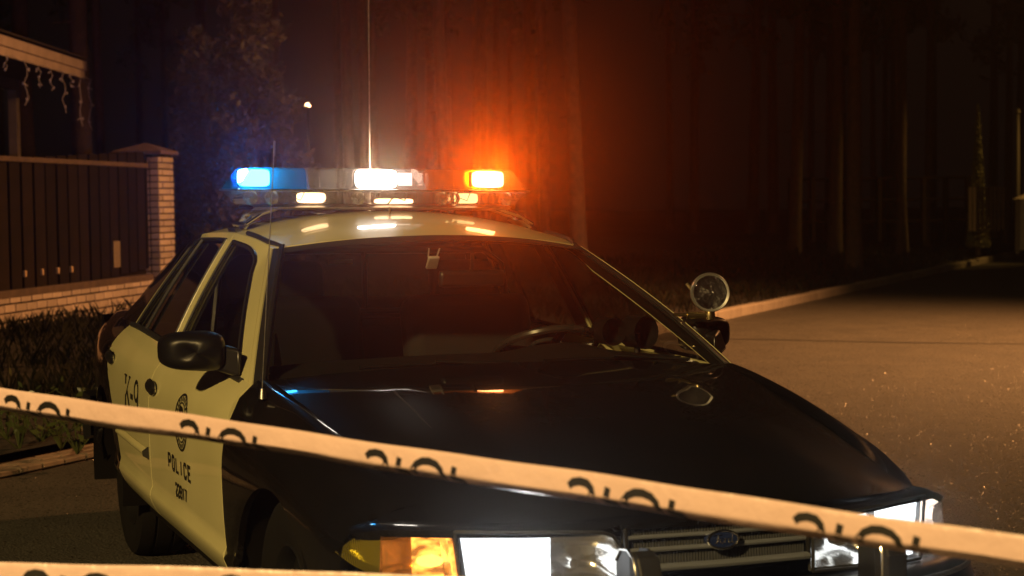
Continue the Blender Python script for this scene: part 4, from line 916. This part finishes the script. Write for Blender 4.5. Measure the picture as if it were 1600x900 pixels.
b = MB(); b.add([hp(-.12,.06,3.475), hp(LEN,.06,3.475), hp(LEN,-3.5,4.35), hp(-.12,-3.5,4.35), hp(-.12,.06,3.50), hp(LEN,.06,3.50), hp(LEN,-3.5,4.375), hp(-.12,-3.5,4.375)], [(0,1,2,3),(4,7,6,5),(0,4,5,1),(1,5,6,2),(2,6,7,3),(3,7,4,0)])
o = b.build('roof', M['roofing'], house, smooth=False, xf=lambda p: p-house.location)
ic = MB()
ic.tube([hp(s, .02, 3.235+.012*math.sin(s*9)) for s in lin(-.03, 6, 60)], .005, 5)
for s in [-.02,.50,.98,1.35,1.95,2.5,3.1,3.9,4.8]:
    ln = rnd.choice((.18,.28,.42,.52,.65)) if s > 0 else .68; pts = [hp(s+.03*math.sin(k*1.7+s*5), .03+.02*math.cos(k*2+s), 3.235-ln*k/6) for k in range(7)]
    ic.tube(pts, .005, 5)
    for p in pts[1::2]: ic.box(p+Vector((rnd.uniform(-.03,.03),rnd.uniform(-.03,.03),-.01)), (.014,.014,.028)); ic.tube([p, p+Vector((rnd.uniform(-.05,.05),rnd.uniform(-.05,.05),rnd.uniform(-.05,.0)))], .005, 4)
tag(ic.build('icicle_lights', M['wire'], smooth=False), 'unlit icicle light string hanging from the pale eave', 'string lights')

# ================================================================== TREES
def leafmesh(name, m, centers, size, rs, flat=.35, droop=0):
    k = len(centers); C = np.array(centers); a = rs.normal(size=(k,3)); a /= np.linalg.norm(a, axis=1)[:,None]; b = rs.normal(size=(k,3)); b -= a*(a*b).sum(1)[:,None]; b /= np.linalg.norm(b, axis=1)[:,None]
    sz = size*rs.uniform(.6,1.4,k)[:,None]; a[:,2] -= droop; V = np.stack([C-a*sz, C+b*sz*flat, C+a*sz, C-b*sz*flat], 1)
    me = bpy.data.meshes.new(name); me.from_pydata(V.reshape(-1,3).tolist(), [], [(4*i,4*i+1,4*i+2,4*i+3) for i in range(k)]); me.materials.append(m); return me
def pine_meshes(seed):
    rs = np.random.RandomState(seed); t = MB(); H = 14; bx, by = rs.uniform(-.25,.25,2)
    t.tube([(bx*math.sin(z/H*2), by*math.sin(z/H*2.6), z-.3) for z in lin(0,H,12)], [lerp(.17,.05,i/11)*(1.25 if i == 0 else 1) for i in range(12)], 10)
    cs = []
    for k in range(22):
        z = rs.uniform(5.5, 13.5); a = rs.uniform(0,6.28); l = rs.uniform(.5, 1.9)*(1.1-abs(z-9)/8); p0 = Vector((0,0,z)); p1 = p0+Vector((math.cos(a)*l, math.sin(a)*l, rs.uniform(-.1,.5)))
        t.tube([p0, p0.lerp(p1,.5)+Vector((0,0,.1)), p1], [.035,.022,.008], 5)
        for q in range(26): c = p0.lerp(p1, rs.uniform(.35,1.1)); cs.append((c.x+rs.normal()*.2, c.y+rs.normal()*.2, c.z+rs.normal()*.16))
    for k in range(5):
        z = rs.uniform(1.8,5.5); a = rs.uniform(0,6.28); l = rs.uniform(.15,.6); t.tube([(0,0,z),(math.cos(a)*l,math.sin(a)*l,z-.05)], [.02,.006], 5)
    return t, leafmesh('crown', M['needles'], cs, .20, rs)
protos = []
for sd in (1,2,3):
    t, cm = pine_meshes(sd); tm = t.build('trunk', M['bark']); protos.append((tm.data, cm)); bpy.data.objects.remove(tm)
def pine(u, d, sc, label, gz=None):
    p = ray(u, 330, d); n = -(p.x+p.y)*S2; root = empty('pine_tree', (p.x, p.y, vz(n)-.05), label, 'tree', 'pine trees of the forest behind the car')
    tmesh, cmesh = protos[int(u*7+d) % 3]
    for nm, me in (('trunk', tmesh), ('crown', cmesh)):
        o = bpy.data.objects.new(nm, me); COL.objects.link(o); o.parent = root
    root.scale = (sc, sc, 1); root.rotation_euler = (0,0,rnd.uniform(0,6.28))
for u, d, sc, lab in ((700, 27, .62, 'red lit pine trunk rising between the white and the amber roof lamps'), (742, 33, .55, 'thin red lit pine trunk directly above the amber lamp'), (853, 31, .60, 'faint reddish pine trunk just right of the amber glow'), (907, 27, .8, 'dull red pine trunk right of the amber glow above the windshield corner'),
    (548, 34, .68, 'dim brown pine trunk just left of the tall roof antenna'), (134, 27, 1.0, 'thick dark pine trunk behind the end of the pale eave'), (46, 29, 1.0, 'dark pine trunk behind the roof of the house'), (163, 33, .6, 'slim dark pine trunk between the eave and the bushy tree')):
    pine(u, d, sc, lab)
for i in range(44):
    u = rnd.uniform(600, 1640) if i < 32 else rnd.uniform(-60, 600); pine(u, rnd.uniform(34, 62) if u < 1480 else rnd.uniform(50, 66), rnd.uniform(.6,1.1), 'dark far pine trunk fading into the black forest')
def leafy(name, u, d, H, Rw, nleaf, size, m, label, seed, group=None, cone=1.0, cat='tree'):
    p = ray(u, 330, d); n = -(p.x+p.y)*S2; root = empty(name, (p.x,p.y,vz(n)-.05), label, cat, group); rs = np.random.RandomState(seed)
    t = MB(); t.tube([(0,0,0),(.03,.02,H*.4),(0,.03,H*.95)], [.09,.06,.015], 8); cs = []
    for k in range(int(H*16)):
        z = H*(.10+.88*rs.uniform()**.9); a = rs.uniform(0,6.28); r_ = Rw*(1.02-(z/H)*cone)*rs.uniform(.45,1.08); p0 = Vector((0,.02,z*.92)); p1 = Vector((math.cos(a)*r_, math.sin(a)*r_, z+.28*r_))
        t.tube([p0, p0.lerp(p1,.5)+Vector((0,0,.05)), p1], [.018,.011,.004], 4)
        for q in range(int(nleaf/(H*16))):
            f = rs.uniform(.25,1.08); c = p0.lerp(p1, f); cs.append((c.x+rs.normal()*.07, c.y+rs.normal()*.07, c.z+rs.normal()*.09))
    t.build('trunk', M['bark'], root); me = leafmesh('crown', m, cs, size, rs, .36); o = bpy.data.objects.new('crown', me); COL.objects.link(o); o.parent = root; return root
leafy('leafy_tree', 395, 23.5, 5.2, .95, 9000, .060, M['leaf'], 'tall loose leafy young tree behind the blue roof lamp', 5, cone=.85)
leafy('leafy_tree', 318, 24.5, 3.6, .80, 6000, .060, M['leaf'], 'shorter leafy tree between the brick pillar and the tall leafy tree', 6, cone=.8)
leafy('leafy_tree', 466, 25, 2.0, .55, 2500, .055, M['leaf'], 'low leafy bush under the small globe lamp right of the tall leafy tree', 8, cone=.7)
p = ray(1528, 330, 40); th = empty('thuja', (p.x, p.y, .25), 'narrow pointed thuja lit beside the far fence at right', 'tree'); rs = np.random.RandomState(9); cs = []
for k in range(6000):
    z = 3.15*rs.uniform()**1.3; r_ = .27*(1-z/3.2)*math.sqrt(rs.uniform(.3,1)); a = rs.uniform(0,6.28); cs.append((r_*math.cos(a), r_*math.sin(a), .15+z))
t = MB(); t.tube([(0,0,-.1),(0,0,3.0)], [.06,.01], 6); t.build('trunk', M['bark'], th); o = bpy.data.objects.new('crown', leafmesh('crown', M['thuja'], cs, .035, rs, .4)); COL.objects.link(o); o.parent = th
# weeds on the near verge
for i, (u, v, d) in enumerate(((128,598,11.5),(30,672,10.6),(95,665,10.6),(62,655,10.9),(120,680,10.4),(10,640,11.0))):
    p = ray(u, v, d); rs = np.random.RandomState(40+i); r_ = empty('weed', (p.x,p.y,.14), ('weed highest in the verge, above the slanting tape beside the rear wheel','weed nearest the paved drive at the left edge','weed under the slanting tape midway along the verge','weed growing behind the slanting tape left of the K letter','weed nearest the rear tyre at the drive edge','weed under the tape at the far left of the verge')[i], 'plant', 'weeds in the verge left of the car'); cs = [(rs.normal()*.13, rs.normal()*.13, .05+abs(rs.normal())*.13) for k in range(30)]
    t = MB(); [t.tube([(0,0,-.05),(c[0]*.5,c[1]*.5,c[2]*.7),c], [.006,.004,.002], 4) for c in cs[:10]]; t.build('stem', M['leafshiny'], r_); me = leafmesh('leaves', M['leafshiny'], cs, .032, rs, .45); o = bpy.data.objects.new('leaves', me); COL.objects.link(o); o.parent = r_

# ================================================================== FAR RIGHT: fence, gate, lamp post, globes
ff = empty('far_fence', ray(1400, 316, 46)-Vector((0,0,1.3)), 'faint rail fence far off at the forest edge', 'fence')
A_, B_ = ray(1235, 318, 42), ray(1512, 318, 42)
for k in range(9):
    p = A_.lerp(B_, k/8); b = MB(); b.box((0,0,0),(.10,.10,1.5)); o = b.build('fence_post', M['fencewood'], ff, smooth=False); o.location = Vector((p.x,p.y,1.25))-ff.location
for zz in (1.95, 1.45, .95):
    b = MB(); b.tube([Vector((A_.x,A_.y,zz))-ff.location, Vector((B_.x,B_.y,zz+.02))-ff.location], .035, 6); b.build('fence_rail', M['fencewood'], ff)
fg = empty('slat_gate', ray(1540, 330, 39)-Vector((0,0,1.2)), 'small slatted gate beside the thuja far off at right', 'gate')
for k in range(9):
    p = ray(1516+k*6.4, 320, 39); b = MB(); b.box((0,0,0),(.06,.03,.95)); o = b.build('gate_slat', M['clip'] if k < 2 else M['rail'], fg, smooth=False); o.location = Vector((p.x,p.y,1.25))-fg.location; o.rotation_euler = (0,0,YAW+R(90))
far_p = ray(1604, 320, 39); b = MB(); b.box((0,0,.9),(.38,.38,1.1)); b.add([(-.24,-.24,1.45),(.24,-.24,1.45),(.24,.24,1.45),(-.24,.24,1.45),(0,0,1.58)], [(0,1,2,3),(0,1,4),(1,2,4),(2,3,4),(3,0,4)]); o = b.build('gate_post', M['brick'], smooth=False); o.location = (far_p.x,far_p.y,.0); o.rotation_euler = (0,0,YAW); tag(o, 'squat pale gate post at the right edge of the picture', 'post')
lp = ray(1590, 320, 41); lpo = empty('lamp_post', (lp.x,lp.y,.2), 'thin far lamp post beside the gate post at right', 'lamp post')
b = MB(); b.tube([(0,0,0),(0,0,2.0),(0,0,3.2)], [.06,.05,.04], 8); b.build('pole', M['polepaint'], lpo); b = MB(); b.lathe([(0,.10),(.05,.08),(.07,0),(.04,-.05)], Vector((0,0,3.22)), (0,0,1), 16); b.build('lamp_head', M['polepaint'], lpo)
for (u, v, d, lab) in ((30,159,40,'small glowing globe lamp under the eave at far left'), (481,165,40,'small glowing globe lamp right of the tall leafy tree')):
    p = ray(u, v, d); r_ = empty('globe_lamp', (p.x,p.y,.5), lab, 'lamp', 'distant glowing globe lamps')
    b = MB(); b.lathe([(0.001,-.058),(.04,-.042),(.058,0),(.04,.042),(.001,.058)], (0,0,p.z-.5), (0,0,1), 16); b.build('globe', M['globe'], r_); b = MB(); b.tube([(0,0,0),(0,0,p.z-.5-.06)], .025, 6); b.build('pole', M['dark'], r_)
tj = ray(1528, 316, 40); lamp('thuja_spot_light', 'SPOT', (lp.x+r2.x*1.5+1.6, lp.y+r2.y*1.5, 4.6), (tj.x, tj.y, 2.0), 420, (1,.55,.12), .12, 60, .8)  # unseen source off frame, not on the post; spot added to brighten the thuja

# ================================================================== HAZE (added for the glow round the lamps)
b = MB(); b.box((-30, 25, 8.6), (110, 130, 19.4)); o = b.build('haze', None or mat('tmp'), smooth=False)
hm = bpy.data.materials.new('lamp_glow_haze'); hm.use_nodes = True; nt = hm.node_tree; nt.nodes.clear(); out = nt.nodes.new('ShaderNodeOutputMaterial'); pv = nt.nodes.new('ShaderNodeVolumePrincipled')
pv.inputs['Color'].default_value = (.9,.9,.9,1); pv.inputs['Density'].default_value = .0020; pv.inputs['Anisotropy'].default_value = .94; nt.links.new(pv.outputs[0], out.inputs['Volume'])
o.data.materials.clear(); o.data.materials.append(hm); tag(o, 'thin haze added over the whole place for the glow round the lamps', kind='stuff')
